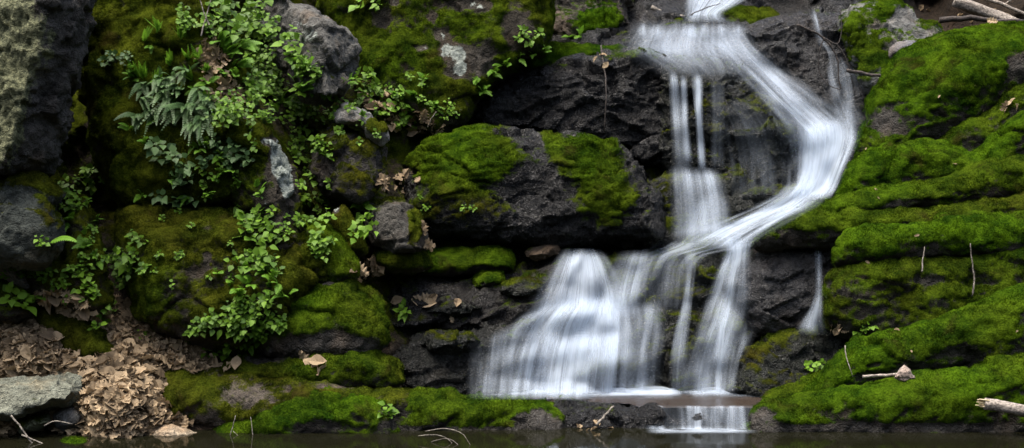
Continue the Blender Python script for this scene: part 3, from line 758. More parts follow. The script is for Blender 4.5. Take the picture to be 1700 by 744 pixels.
PZ = 0.112
_lip = [(560, 8.0), (690, 7.82), (930, 7.78), (1045, 7.74), (1062, 7.58), (1180, 7.555), (1268, 7.57), (1285, 7.75), (1420, 7.95)]
plane('pool_water', [(-9, 2.5, 0), (9, 2.5, 0), (9, 8.6, 0), (-9, 8.6, 0)], M_POOL, 'dark still pool water at the bottom of the picture')
plane('ledge_water', [(pxx(x, y), y, PZ) for x, y in _lip] + [(pxx(1420, 8.9), 8.9, PZ), (pxx(560, 8.9), 8.9, PZ)], M_POOL2, 'shallow brown water in the ledge basin under the main fall')


def smooth2(A, it, ax):
    for _ in range(it):
        B = np.pad(A, 1, mode='edge')
        A = (.5 * A + .25 * (B[1:-1, :-2] + B[1:-1, 2:])) if ax else (.5 * A + .25 * (B[:-2, 1:-1] + B[2:, 1:-1]))
    return A


VEIL_SEED = [0.0]


def veil_mesh(rows, off=.03, cell=5.0, slack=.012, edge=.25, layers=2, dscale=.44, gap=.022, sm=5, ymax=None, rag=.35):
    """a sheet of water hugging the rocks it runs over; rows of (xl, yl, xr, yr, density)."""
    rows = np.array(rows, float)
    mid = (rows[:, :2] + rows[:, 2:4]) / 2
    seg = np.hypot(*np.diff(mid, axis=0).T)
    cum = np.concatenate([[0], np.cumsum(seg)])
    nv = max(6, int(cum[-1] / cell)); wmax = np.hypot(*(rows[:, 2:4] - rows[:, :2]).T)
    nu = max(7, int(wmax.max() / cell))
    t = np.linspace(0, cum[-1], nv)
    Rr = np.stack([np.interp(t, cum, rows[:, k]) for k in range(5)], 1)
    for _ in range(3):
        Rr[1:-1] = .5 * Rr[1:-1] + .25 * (Rr[:-2] + Rr[2:])
    s = np.linspace(0, 1, nu)
    PX = Rr[:, 0:1] + (Rr[:, 2:3] - Rr[:, 0:1]) * s
    PY = Rr[:, 1:2] + (Rr[:, 3:4] - Rr[:, 1:2]) * s
    H = np.zeros_like(PX)
    for j in range(nv):
        for i in range(nu):
            h = hit(PX[j, i], PY[j, i])
            H[j, i] = h[0].y if h else 12.0
    if ymax is not None:
        H = np.minimum(H, ymax)
    Hm = H.copy()
    for _ in range(2):          # nearest rock round about, so the sheet stays in front of it
        B = np.pad(Hm, 1, mode='edge')
        Hm = np.minimum(Hm, np.minimum(np.minimum(B[1:-1, :-2], B[1:-1, 2:]), np.minimum(B[:-2, 1:-1], B[2:, 1:-1])))
    Hm = .5 * Hm + .5 * np.minimum(H, Hm + .05)
    Yw = Hm - off
    for j in range(1, nv):
        Yw[j] = np.minimum(Yw[j], Yw[j - 1] + slack)
    Yw = smooth2(smooth2(Yw, sm, 1), sm, 0)
    VV, FF, UU, DD = [], [], [], []
    base = 0
    for L in range(layers):
        VEIL_SEED[0] += 3.37
        Y = Yw - L * gap
        if L:
            q = np.stack([PX.ravel() * .02 + VEIL_SEED[0], PY.ravel() * .008, np.full(PX.size, 1.0 * L)], 1)
            Y = Y - .02 * (perlin(q).reshape(PX.shape))
        V = np.stack([(PX - CX) / FPX * Y, Y, CAMZ + (CY - PY) / FPX * Y], 2)
        wm = (wmax.mean() / FPX * Y.mean())
        u = np.repeat((s * wm)[None], nv, 0) + VEIL_SEED[0]
        v = np.repeat((t / FPX * Y.mean())[:, None], nu, 1) + VEIL_SEED[0] * .37
        q = np.stack([s * wm * 16 + VEIL_SEED[0], np.zeros(nu), np.zeros(nu)], 1)
        e = np.minimum(s, 1 - s)[None] * np.ones((nv, 1))
        er = e * (1 + rag * 2 * fbm(np.stack([u.ravel() * 20, v.ravel() * 2.5, np.zeros(u.size)], 1), 2).reshape(u.shape))
        d = sstep(0, edge * 1.25, er) ** 1.3 * Rr[:, 4:5] * dscale * np.minimum(1, np.minimum(np.arange(nv), np.arange(nv)[::-1]) / 3.0)[:, None]
        VV.append(V.reshape(-1, 3)); UU.append(np.stack([u, v], 2).reshape(-1, 2)); DD.append(d.ravel())
        FF.append(grid_faces(nu, nv) + base); base += nu * nv
    return np.concatenate(VV), np.concatenate(FF), np.concatenate(UU), np.concatenate(DD)


def veil_obj(name, parts, parent=None, label=None, cat=None, group=None):
    Vs, Fs, Us, Ds, b = [], [], [], [], 0
    for V, F, U, D in parts:
        Vs.append(V); Fs.append(F + b); Us.append(U); Ds.append(D); b += len(V)
    V, F, U, D = (np.concatenate(x) for x in (Vs, Fs, Us, Ds))
    org = (float(V[:, 0].mean()), float(V[:, 1].mean()), float(V[:, 2].min())) if parent is None else None
    o = mesh_np(name, V, F, M_VEIL, parent, origin=org)
    me = o.data
    fattr(me, 'dens', D)
    uvl = me.uv_layers.new(name='flow')
    li = np.empty(len(me.loops), np.int32); me.loops.foreach_get('vertex_index', li)
    uvl.data.foreach_set('uv', U[li].astype(np.float32).ravel())
    if label:
        tag(o, label, cat, group)
    return o


VEILS = []          # (name, parts, parent, label): meshes are worked out first, so that no sheet is laid over another one


def veil(label, *sets):
    VEILS.append(('waterfall', [veil_mesh(**k) for k in sets], label))


veil('white stream pouring into view at the very top of the falls',
     dict(rows=[(1138, -60, 1262, -60, 1.2), (1134, -10, 1258, -10, 1.3), (1134, 8, 1232, 8, 1.3), (1138, 24, 1195, 24, 1.2), (1120, 38, 1225, 38, .8)], edge=.2, off=.05))
veil('broad white chute sweeping from the top step down to the right and back left',
     dict(rows=[(1044, 32, 1246, 30, .2), (1042, 42, 1248, 42, .7), (1038, 56, 1252, 54, .45), (1034, 70, 1254, 68, .1)], edge=.14, layers=1),
     dict(rows=[(1040, 40, 1250, 38, .2), (1034, 52, 1254, 50, .35), (1020, 66, 1262, 64, .6), (1010, 82, 1264, 80, .5), (1026, 98, 1268, 96, .28), (1060, 114, 1270, 112, .18), (1080, 134, 1262, 136, .0)], edge=.3),
     dict(rows=[(1170, 50, 1244, 44, .3), (1186, 84, 1258, 70, .7), (1206, 112, 1280, 88, .85), (1238, 148, 1310, 112, .85), (1270, 184, 1348, 140, .9), (1300, 218, 1392, 172, .9), (1316, 250, 1436, 206, .8), (1330, 276, 1430, 240, .2)], edge=.42, off=.035, rag=.8),
     dict(rows=[(1316, 206, 1420, 186, .3), (1318, 222, 1430, 208, 1.2), (1322, 240, 1430, 230, 1.9), (1326, 262, 1418, 256, 2.1), (1326, 290, 1404, 286, 2.0), (1314, 316, 1396, 308, 1.8), (1292, 338, 1384, 330, 1.0)], edge=.26, off=.06, rag=.8),
     dict(rows=[(1304, 300, 1392, 296, .4), (1276, 326, 1388, 318, 1.3), (1236, 346, 1366, 342, 1.4), (1196, 362, 1326, 364, 1.3), (1160, 376, 1286, 388, 1.25), (1128, 390, 1256, 410, 1.1), (1110, 402, 1240, 424, .5)], edge=.42, off=.05, rag=.9),
     dict(rows=[(1300, 330, 1376, 318, .3), (1262, 352, 1334, 350, 1.0), (1214, 370, 1286, 378, 1.1), (1176, 384, 1250, 404, .7)], edge=.5, off=.08, layers=1, rag=.9),
     dict(rows=[(1226, 104, 1262, 84, .0), (1254, 146, 1296, 122, .8), (1292, 190, 1336, 158, .9), (1322, 232, 1390, 194, 1.0), (1340, 268, 1400, 240, .4)], edge=.5, off=.08, layers=1, rag=.8),
     dict(rows=[(1262, 176, 1310, 156, .1), (1288, 222, 1340, 198, .5), (1298, 262, 1346, 250, .55), (1296, 310, 1342, 310, .4), (1280, 352, 1332, 352, .3)], edge=.5, off=.03, layers=1, rag=.9),
     dict(rows=[(1312, 206, 1356, 196, .3), (1318, 240, 1360, 236, 1.5), (1318, 290, 1360, 290, 1.7), (1306, 330, 1354, 330, 1.5), (1280, 356, 1330, 358, .6)], edge=.45, off=.06, layers=1, rag=.9),
     dict(rows=[(1170, 170, 1260, 150, .05), (1180, 215, 1310, 205, .14), (1190, 270, 1326, 270, .14), (1190, 330, 1330, 330, .10)], edge=.3, off=.015, layers=1, rag=.9))
veil('twin thin plumes dropping in front of the round black rock into a bell of spray',
     dict(rows=[(1107, 118, 1128, 118, .5), (1109, 128, 1128, 128, 1.5), (1112, 200, 1138, 200, .75), (1114, 262, 1150, 262, .45), (1110, 292, 1154, 292, .3)], edge=.4, off=.05),
     dict(rows=[(1126, 124, 1142, 124, .4), (1127, 134, 1142, 134, 1.1), (1130, 200, 1144, 200, .8), (1132, 270, 1152, 270, .6)], edge=.4, off=.05),
     dict(rows=[(1146, 120, 1168, 120, .4), (1147, 130, 1168, 130, 1.6), (1154, 200, 1168, 200, 1.5), (1158, 286, 1174, 286, 1.2)], edge=.4, off=.05),
     dict(rows=[(1176, 128, 1206, 128, .1), (1178, 150, 1204, 150, .3), (1178, 282, 1204, 282, .22)], edge=.3, off=.04, layers=1),
     dict(rows=[(1108, 274, 1196, 278, .3), (1110, 292, 1202, 292, .7), (1112, 330, 1210, 326, .5), (1112, 360, 1216, 348, .5), (1112, 404, 1216, 392, .5)], edge=.2, off=.04),
     dict(rows=[(1150, 322, 1200, 318, .3), (1134, 346, 1214, 332, .7), (1112, 380, 1220, 372, .5), (1106, 400, 1222, 396, .3)], edge=.3, off=.06, layers=1))
veil('thin side stream running down the grey slab behind the bare branch',
     dict(rows=[(1338, 14, 1366, 14, .5), (1346, 40, 1372, 40, .8), (1352, 72, 1378, 72, .6), (1360, 84, 1392, 84, .6), (1362, 130, 1404, 124, .75), (1364, 168, 1424, 160, .5), (1372, 196, 1440, 188, .8), (1384, 222, 1444, 208, 1.2)], edge=.5, off=.03, layers=1, rag=.9),
     dict(rows=[(1380, 90, 1400, 90, .1), (1386, 130, 1424, 120, .5), (1384, 170, 1436, 164, .7), (1372, 212, 1446, 206, .8)], edge=.4, off=.05, layers=1, rag=.9))
veil('thin trickle dropping over the grey glistening block on the right',
     dict(rows=[(1348, 412, 1366, 412, .3), (1351, 430, 1367, 430, .7), (1352, 480, 1367, 480, .6), (1350, 492, 1368, 492, .9), (1342, 512, 1368, 512, 1.8), (1330, 530, 1370, 530, 1.3), (1318, 546, 1378, 546, .8), (1318, 558, 1382, 558, .2)], edge=.4, off=.02))
veil('narrow right-hand fall below the chute with a fine strand beside it',
     dict(rows=[(1180, 388, 1262, 392, 2.4), (1196, 404, 1252, 406, 2.4), (1202, 420, 1250, 422, 1.7), (1186, 450, 1250, 450, 1.2), (1170, 490, 1250, 490, .9), (1156, 530, 1246, 530, .75), (1138, 570, 1236, 570, .65), (1124, 610, 1228, 610, .65), (1116, 660, 1226, 660, .75)], edge=.34, off=.03, rag=.8),
     dict(rows=[(1196, 408, 1226, 410, .3), (1192, 470, 1222, 470, .8), (1190, 520, 1224, 520, 1.0), (1186, 545, 1214, 545, 1.8), (1182, 600, 1208, 600, 1.5), (1180, 660, 1206, 660, 1.5)], edge=.5, off=.06, layers=1),
     dict(rows=[(1134, 414, 1160, 414, .6), (1138, 450, 1156, 450, .8), (1132, 500, 1150, 500, .9), (1118, 550, 1146, 550, .8), (1110, 600, 1142, 600, .6), (1106, 658, 1140, 658, .6)], edge=.45, off=.03, rag=.8),
     dict(rows=[(1216, 530, 1262, 526, .2), (1212, 560, 1258, 556, .45), (1206, 600, 1236, 600, .3), (1200, 650, 1230, 650, .2)], edge=.5, off=.03, layers=1, rag=.9),
     dict(rows=[(1086, 396, 1262, 394, .4), (1066, 408, 1252, 410, .9), (1036, 424, 1186, 424, .6), (1026, 446, 1170, 446, .3), (1024, 480, 1166, 480, .16), (1030, 520, 1160, 520, .1)], edge=.24, off=.03, layers=1, rag=.8))
veil('wide white curtain of the main fall dropping into the ledge basin',
     dict(rows=[(930, 412, 1000, 412, .9), (918, 430, 1018, 430, 1.4), (898, 462, 1036, 460, 1.3), (880, 490, 1050, 488, 1.3), (868, 520, 1058, 516, 1.1), (862, 560, 1062, 556, .9), (874, 610, 1062, 606, .5)], edge=.3, off=.075, slack=.004, sm=3),
     dict(rows=[(1022, 416, 1092, 412, .5), (1006, 440, 1094, 436, .9), (998, 470, 1084, 468, 1.2), (994, 512, 1074, 508, 1.0), (994, 534, 1072, 532, .3)], edge=.5, off=.075, slack=.004, sm=3),
     dict(rows=[(894, 484, 1060, 480, .3), (882, 502, 1070, 498, 1.1), (852, 522, 1078, 514, 1.5), (824, 546, 1084, 540, 1.35), (804, 590, 1084, 590, 1.1), (794, 630, 1082, 630, 1.1), (788, 664, 1082, 664, 1.4)], edge=.34, off=.075, slack=.004, sm=3, rag=.6),
     dict(rows=[(980, 488, 1066, 488, .4), (980, 540, 1064, 540, 1.2), (978, 600, 1060, 600, 1.1), (976, 662, 1058, 662, 1.2)], edge=.5, off=.09, layers=1),
     dict(rows=[(860, 560, 960, 556, .2), (850, 610, 956, 606, .6), (840, 664, 960, 664, .9)], edge=.5, off=.09, layers=1),
     dict(rows=[(776, 566, 894, 520, .3), (772, 590, 884, 570, .5), (766, 664, 876, 664, .4)], edge=.5, off=.03, rag=.8),
     dict(rows=[(1036, 500, 1110, 498, .3), (1044, 540, 1112, 540, .4), (1036, 580, 1106, 575, .5), (1024, 664, 1098, 660, .6)], edge=.4, off=.03, rag=.9))


_c = next(v for v in VEILS if v[2].startswith('broad white chute'))
for _x, _w, _d in ((1068, 9, .5), (1090, 13, .7), (1146, 14, .9), (1170, 8, 1.0), (1199, 12, 1.1), (1228, 15, .8)):
    _c[1].append(veil_mesh([(_x - _w * .6, 33 + _w * .5, _x + _w * .6, 33 + _w * .4, _d), (_x - _w, 44, _x + _w, 44, _d * 1.4), (_x - _w * 1.3, 56, _x + _w * 1.2, 56, _d), (_x - _w * 1.6, 68, _x + _w * 1.8, 68, _d * .4)], off=.06, cell=3.0, edge=.45, layers=1))
_c[1].append(veil_mesh([(1120, 60, 1250, 54, .2), (1130, 76, 1258, 68, .7), (1150, 92, 1268, 84, .6), (1180, 108, 1276, 98, .2)], off=.05, edge=.4, layers=1, rag=.9))
_c[1].append(veil_mesh([(1046, 66, 1160, 70, .3), (1050, 80, 1160, 84, .6), (1070, 92, 1170, 96, .3)], off=.05, edge=.4, layers=1, rag=.9))


def splash(label):
    """foam where the falls meet the ledge basin: low rounded mounds of white water."""
    out = []
    for L in range(3):
        nx, nt = 150, 12
        px = np.linspace(792, 1262, nx); t = np.linspace(0, 1, nt)
        P, T = np.meshgrid(px, t)
        nz = fbm(np.stack([P.ravel() * .02 + L * 9, T.ravel() * 1.2, np.zeros(P.size)], 1), 3).reshape(P.shape)
        main = np.exp(-(np.maximum(0, np.abs(P - 965) - 95) / 55) ** 2) + .62 * np.exp(-(np.maximum(0, np.abs(P - 1165) - 40) / 40) ** 2)
        Y = 8.24 - (.20 + .07 * L) * T + .03 * nz
        Z = PZ + .006 + (.052 - .012 * L) * (1 - T) ** 1.3 * (.7 + 1.0 * nz) * np.minimum(1, main + .2)
        V = np.stack([(P - CX) / FPX * Y, Y, np.maximum(Z, PZ + .003 + .002 * L)], 2).reshape(-1, 3)
        D = (main * sstep(0, .3, T) * sstep(1, .25, T) ** 1.5 * (.55 + 1.6 * nz)).clip(0, 3).ravel()
        out.append((V, grid_faces(nx, nt), np.stack([T.ravel() * .4 + L, P.ravel() * .0042], 1), D))
    return out


def weir():
    out = []
    lipx = np.array([x for x, y in _lip]); lipy = np.array([y for x, y in _lip])
    for L in range(2):
        nx, nt = 90, 14
        px = np.linspace(1056, 1268, nx); t = np.linspace(0, 1, nt)
        P, T = np.meshgrid(px, t)
        y0 = np.interp(P, lipx, lipy)
        n = fbm(np.stack([P.ravel() * .03, T.ravel() * .4, np.full(P.size, 3.0 + L)], 1), 3).reshape(P.shape)
        Y = y0 + .10 - .26 * T - .02 * L + .03 * n * T
        Z = PZ + .004 - (PZ + .002) * sstep(.35, .9, T) + .002 * L
        V = np.stack([(P - CX) / FPX * Y, Y, Z], 2).reshape(-1, 3)
        e = np.minimum(P - 1056, 1268 - P) / 36
        foam = sstep(.78, .95, T) * (sstep(1060, 1110, P) * sstep(1240, 1180, P)) * 1.2
        D = 1.5 * (np.clip(e, 0, 1) * (sstep(.05, .3, T) * (.03 + 1.0 * np.maximum(0, n)) * (.42 + .7 * sstep(1090, 1190, P)) + foam * .3 * (.5 + 3 * n).clip(0, 2))).ravel()
        out.append((V, grid_faces(nx, nt), np.stack([P.ravel() * .0038 + L * 5, T.ravel() * .15], 1), D))
    # streak of foam drifting off on the dark pool
    nx, nt = 60, 8
    P, T = np.meshgrid(np.linspace(1070, 1262, nx), np.linspace(0, 1, nt))
    Y = 7.42 - .17 * T
    V = np.stack([(P - CX) / FPX * Y, Y, np.full(P.shape, .004)], 2).reshape(-1, 3)
    n = fbm(np.stack([P.ravel() * .02, T.ravel() * 3, np.zeros(P.size)], 1), 3).reshape(P.shape)
    D = (sstep(0, .3, T) * sstep(1, .5, T) * sstep(1070, 1110, P) * sstep(1262, 1215, P) * (.9 + 2.4 * n)).clip(0, 2).ravel()
    out.append((V, grid_faces(nx, nt), np.stack([T.ravel() * .3, P.ravel() * .002], 1), D))
    return out


VEILS.append(('waterfall', weir(), 'little weir spilling from the ledge basin into the dark pool'))
_made = []
for nm, parts, label in VEILS:
    _made.append(veil_obj(nm, parts, None, label, 'waterfall', 'white falls of the stream'))
_main = [o for o in _made if o['label'].startswith('wide white')][0]
_f = veil_obj('foam', splash(''), None)
_f.parent = _main
_f.matrix_parent_inverse = Matrix.Translation(-_main.location)


# ------------------------------------------------------------------ plants, leaves, sticks
for _o in _made + [_f]:
    _o.hide_viewport = True            # looked through while placing plants; put back below
bpy.context.view_layer.update()
DG = bpy.context.evaluated_depsgraph_get()


class MB:
    def __init__(self):
        self.V, self.F, self.T = [], [], []

    def add(self, V, F, tint):
        b = len(self.V)
        self.V += V
        self.F += [[i + b for i in f] for f in F]
        self.T += [tint] * len(V)

    def leaf(self, b, d, n, L, wd, prof, tint, droop=.25, fold=.2, crumple=0.0):
        d = d.normalized(); s = d.cross(n)
        if s.length < 1e-4: s = d.cross(Vector((1, 0, .1)))
        s.normalize(); n = s.cross(d).normalized()
        m = len(prof); V = []
        for i, w in enumerate(prof):
            t = i / (m - 1)
            c = b + d * (L * t) - Vector((0, 0, 1)) * (droop * L * t * t)
            if crumple: c = c + n * random.uniform(-crumple, crumple) * L
            hw = w * wd
            V += [c - s * hw + n * (fold * hw + random.uniform(-crumple, crumple) * L), c, c + s * hw + n * (fold * hw + random.uniform(-crumple, crumple) * L)]
        F = []
        for i in range(m - 1):
            a = i * 3
            F += [[a, a + 1, a + 4, a + 3], [a + 1, a + 2, a + 5, a + 4]]
        self.add(V, F, tint)

    def tube(self, pts, r0, r1, k=6, tint=.5, cap=True):
        V = []; n = len(pts)
        for i, p in enumerate(pts):
            t = (pts[min(i + 1, n - 1)] - pts[max(i - 1, 0)]).normalized()
            a = t.cross(Vector((.31, .2, .93))).normalized(); c = t.cross(a)
            r = r0 + (r1 - r0) * i / (n - 1)
            V += [p + (a * math.cos(2 * math.pi * j / k) + c * math.sin(2 * math.pi * j / k)) * r for j in range(k)]
        F = [[i * k + j, i * k + (j + 1) % k, (i + 1) * k + (j + 1) % k, (i + 1) * k + j] for i in range(n - 1) for j in range(k)]
        if cap:
            F += [list(range(k))[::-1], [(n - 1) * k + j for j in range(k)]]
        self.add(V, F, tint)

    def obj(self, name, mat, parent=None, origin=None, smooth=True):
        off = Vector(origin) if origin is not None else Vector((0, 0, 0))
        me = bpy.data.meshes.new(name)
        me.from_pydata([tuple(v - off) for v in self.V], [], self.F)
        fattr(me, 'tint', self.T)
        me.materials.append(mat)
        if smooth:
            me.polygons.foreach_set('use_smooth', np.ones(len(me.polygons), bool))
        o = bpy.data.objects.new(name, me); COL.objects.link(o)
        if parent: o.parent = parent
        elif origin is not None: o.location = off
        return o


HEART = [0.0, .36, .5, .46, .33, .16, 0.0]
OVAL = [0.0, .28, .45, .48, .38, .2, 0.0]
LANCE = [0.0, .3, .42, .36, .22, .1, 0.0]
OAK = [.03, .22, .12, .42, .2, .5, .24, .44, .2, .26, 0.0]
BEECH = [0.0, .22, .42, .5, .48, .36, .2, .0]


def empty(name, loc, label, cat, group=None):
    o = bpy.data.objects.new(name, None)
    o.empty_display_size = .05
    COL.objects.link(o); o.location = loc
    return tag(o, label, cat, group)


def rv(a=1.0):
    return Vector((random.gauss(0, a), random.gauss(0, a), random.gauss(0, a)))


UP = Vector((0, 0, 1))


def plant(px, py, label, group=None, size=1.0, n=4, leafL=.055, prof=HEART, mat=None, bright=.5, height=.11, spread=.8, name='leafy_plant', cat='plant'):
    h = hit(px, py)
    if not h: return None
    loc, nor, _ = h
    toC = (CAMV - loc).normalized()
    e = empty(name, loc, label, cat, group)
    st, fo = MB(), MB()
    ax = (nor * .5 + UP * .75 + toC * .25).normalized()
    for k in range(n):
        d = (ax + rv(.32) * spread).normalized()
        H = height * size * random.uniform(.55, 1.2)
        base = rv(.012) * size - nor * .012
        pts = [base + d * (H * q) + UP * (-.12 * H * q * q) for q in (0, .33, .66, 1)]
        st.tube(pts, .0018, .0011, 4)
        m = random.randint(2, 4)
        phase = random.uniform(0, 6.28)
        for j in range(m + 1):
            q = .35 + .65 * j / m
            p0 = base + d * (H * q) + UP * (-.12 * H * q * q)
            ang = phase + j * 2.4
            side = d.cross(Vector((math.cos(ang), math.sin(ang), .3))).normalized()
            ld = (side + d * .25 + toC * .35 - UP * .1).normalized()
            L = leafL * size * random.uniform(.6, 1.25) * (1.1 - .25 * q)
            nn = (UP * .8 + toC * .65 + nor * .2 + rv(.25)).normalized()
            pe = p0 + ld * L * .35
            st.tube([p0, pe], .0011, .0008, 3)
            fo.leaf(pe, ld, nn, L, L * random.uniform(.75, .95), prof, min(1, max(0, random.gauss(bright, .30))), random.uniform(.05, .4), random.uniform(.05, .3))
    st.obj('stem', M_STEM, e); fo.obj('foliage', mat or M_LEAF, e)
    return e


def frond(e, base, d, nrm, L, wd, mat, pairs=13, droop=.35, bright=.5, base_w=.35):
    mb = MB(); d = d.normalized()
    pts = []
    for i in range(pairs + 2):
        t = i / (pairs + 1)
        pts.append(base + d * (L * t) - UP * (droop * L * t * t))
    mb.tube(pts, .0018, .0006, 3, bright)
    for i in range(1, pairs + 1):
        t = i / (pairs + 1)
        w = wd * (min(1, base_w + t * 2.2) if t < .35 else 1.0) * (1 - max(0, t - .25) / .78) ** .8
        tg = (pts[i + 1] - pts[i - 1]).normalized()
        s = tg.cross(nrm).normalized(); nn = s.cross(tg).normalized()
        for sg in (-1, 1):
            mb.leaf(pts[i], (s * sg + tg * .35).normalized(), nn, w, L / (pairs + 1) * .95, [.25, .5, .42, .25, 0], min(1, max(0, bright + random.gauss(0, .12))), .18, .1)
    return mb.obj('frond', mat, e)


def fern(px, py, label, group=None, n=5, L=.2, wd=.05, mat=None, bright=.5, lean=(0, 0, 0), droop=.4, spread=.7, pairs=13, name='fern', cat='fern'):
    h = hit(px, py)
    if not h: return
    loc, nor, _ = h
    toC = (CAMV - loc).normalized()
    e = empty(name, loc, label, cat, group)
    ax = (nor * .4 + UP * .5 + toC * .35 + Vector(lean)).normalized()
    for k in range(n):
        d = (ax + rv(.5) * spread).normalized()
        if d.dot(toC) < -.2: d = d - toC * (2 * d.dot(toC))
        frond(e, rv(.01), d, (toC * .7 + UP * .6 + rv(.2)).normalized(), L * random.uniform(.65, 1.15), wd * random.uniform(.8, 1.15), mat or M_FERN, pairs, droop * random.uniform(.6, 1.3), min(1, max(0, random.gauss(bright, .15))))
    return e


def cluster(pts, label, group, **kw):
    for q in pts:
        plant(q[0], q[1], label, group, **kw)


def scat(n, x0, y0, x1, y1, f=None):
    out = []
    while len(out) < n:
        x, y = random.uniform(x0, x1), random.uniform(y0, y1)
        if f is None or f(x, y): out.append((x, y))
    return out


# hanging evergreen ferns with fresh upright fronds
for i, (x, y, s) in enumerate([(236, 165, .8), (225, 190, .7), (285, 130, .8), (335, 195, .9), (300, 185, .9), (262, 132, .8), (298, 150, 1.0), (322, 172, 1.1), (345, 160, .9), (310, 118, .8), (270, 150, 1.0), (285, 165, 1.1), (310, 180, 1.1), (330, 150, 1.0), (255, 185, .8), (350, 185, .9), (318, 205, .9), (240, 140, .7)]):
    fern(x, y, 'dull blue-green hanging fern on the olive rock wall, part of the dense hanging clump', 'hanging ferns on the olive rock wall', n=9, L=.23 * s, wd=.030, mat=M_POLY, bright=.6, lean=(.05, -.5, -.7), droop=.45, spread=.8, pairs=14)
for i, (x, y) in enumerate([(228, 128), (240, 68), (238, 128), (262, 50), (282, 105), (300, 62), (312, 98), (330, 100), (346, 118), (256, 140), (345, 170), (318, 130)]):
    fern(x, y, 'fresh bright yellow-green upright fern tuft among the hanging ferns', 'fresh fern tufts on the olive rock wall', n=7, L=.13, wd=.024, mat=M_FERN, bright=1.0, lean=(0, -.55, .7), droop=.02, spread=.5, pairs=10)
fern(84, 402, 'single arching green fern frond beside the rounded grey-green boulder', n=1, L=.24, wd=.05, bright=.65, lean=(.9, -.2, .2), droop=.55, spread=.1)
fern(398, 492, 'low fern with flat bright fronds left of the domed mossy boulder', n=4, L=.2, wd=.05, bright=.75, lean=(-.2, -.4, .1), droop=.4, spread=.6)
fern(452, 462, 'small fern with raised bright fronds above the domed mossy boulder', n=4, L=.15, wd=.04, bright=.85, lean=(0, -.2, .5), droop=.4, spread=.5)
fern(418, 470, 'pale fern frond leaning over the heart-leaved plants', n=2, L=.15, wd=.04, bright=.8, lean=(-.3, -.3, .1), droop=.4, spread=.4)
for (x, y) in [(440, 78), (478, 96), (512, 116), (486, 130), (495, 108), (400, 78), (378, 92), (395, 110), (420, 122), (455, 150), (470, 170), (500, 150), (365, 72), (430, 95), (410, 150)]:
    fern(x, y, 'soft feathery green fern left of the weathered grey boulder', 'feathery ferns by the weathered grey boulder', n=5, L=.20, wd=.055, bright=.7, lean=(.4, -.3, .1), droop=.45, spread=.6)
for (x, y) in [(838, 108), (862, 98), (885, 92), (820, 122), (948, 62), (964, 60), (905, 84), (800, 150), (790, 135)]:
    fern(x, y, 'low soft bright fern growing on the green mossy shelf', 'low ferns on the green mossy shelf', n=6, L=.12, wd=.03, bright=.85, lean=(0, -.1, .2), droop=.5, spread=.9, pairs=10)

for (x, y) in scat(16, 330, 120, 480, 330):
    fern(x, y, 'small fresh fern on the slope between the hanging ferns and the heart-leaved trail', 'small ferns on the slope', n=4, L=.13, wd=.034, bright=.7, lean=(0, -.4, .1), droop=.4, spread=.7, pairs=10)
for (x, y) in scat(7, 100, 330, 175, 470):
    fern(x, y, 'small dark fern on the ferny hump beside the dark crevice', 'small ferns on the ferny hump', n=4, L=.12, wd=.034, bright=.45, lean=(0, -.4, .1), droop=.4, spread=.7, pairs=10)
for (x, y) in scat(8, 560, 120, 760, 200):
    fern(x, y, 'small bright fern at the foot of the great mossy slab', 'small ferns at the foot of the slab', n=4, L=.12, wd=.032, bright=.8, lean=(0, -.3, .2), droop=.4, spread=.7, pairs=10)
for (x, y) in scat(9, 330, 440, 480, 500):
    fern(x, y, 'small fern above the heart-leaved clump', 'small ferns above the heart-leaved clump', n=3, L=.12, wd=.034, bright=.7, lean=(0, -.4, .1), droop=.4, spread=.7, pairs=10)
for (x, y) in scat(12, 200, 60, 330, 330):
    fern(x, y, 'little dark fern growing on the olive rock wall', 'little ferns on the olive wall', n=4, L=.11, wd=.03, bright=.5, lean=(0, -.4, .0), droop=.4, spread=.7, pairs=10)
cluster(scat(12, 230, 350, 400, 480), 'tiny green plant rooted in the moss of the broad brown and olive boulder', 'tiny plants on the broad boulder', size=.6, n=3, leafL=.045, bright=.55, height=.05, prof=OVAL)
cluster(scat(10, 40, 400, 130, 500), 'small green plant in the moss above the bank at the picture edge', 'small plants above the bank', size=.75, n=3, leafL=.045, bright=.6, height=.06)
GR = 'leafy plants on the slope'
cluster([(388, 60), (404, 40), (430, 30), (440, 14), (360, 30), (378, 22), (416, 12)], 'broad-leaved green plant at the top of the slope left of the weathered grey boulder', 'broad-leaved plants at the top of the slope', size=1.05, n=4, leafL=.065, bright=.55, height=.14)
cluster(scat(52, 368, 40, 530, 215, lambda x, y: not (x > 470 and y < 115) and not (x < 405 and 55 < y < 180)), 'small-leaved green plant in the dense thicket left of the weathered grey boulder', 'small-leaved plants in the thicket', size=1.1, n=6, leafL=.038, bright=.45, height=.17, prof=OVAL)
cluster(scat(10, 385, 60, 490, 200), 'plant with large pale green leaves standing up in the dense thicket', 'large-leaved plants in the thicket', size=1.1, n=3, leafL=.07, bright=.75, height=.15)
cluster([(505, 195), (520, 215), (530, 240), (545, 262), (500, 240), (488, 262), (510, 275), (522, 300), (500, 315), (512, 340), (535, 330), (492, 378), (505, 372), (545, 370), (530, 392), (540, 410)],
        'heart-leaved vine plant in the green trail below the dense thicket', 'heart-leaved plants trailing down the slope', size=1.0, n=3, leafL=.052, bright=.65, height=.08)
cluster([(408, 352), (428, 362), (440, 378), (452, 392), (415, 395), (436, 410), (425, 425), (400, 375), (395, 440), (418, 446), (440, 440)], 'heart-leaved plant on the face of the broad brown and olive boulder', 'heart-leaved plants on the broad boulder', size=1.0, n=3, leafL=.06, bright=.6, height=.09)
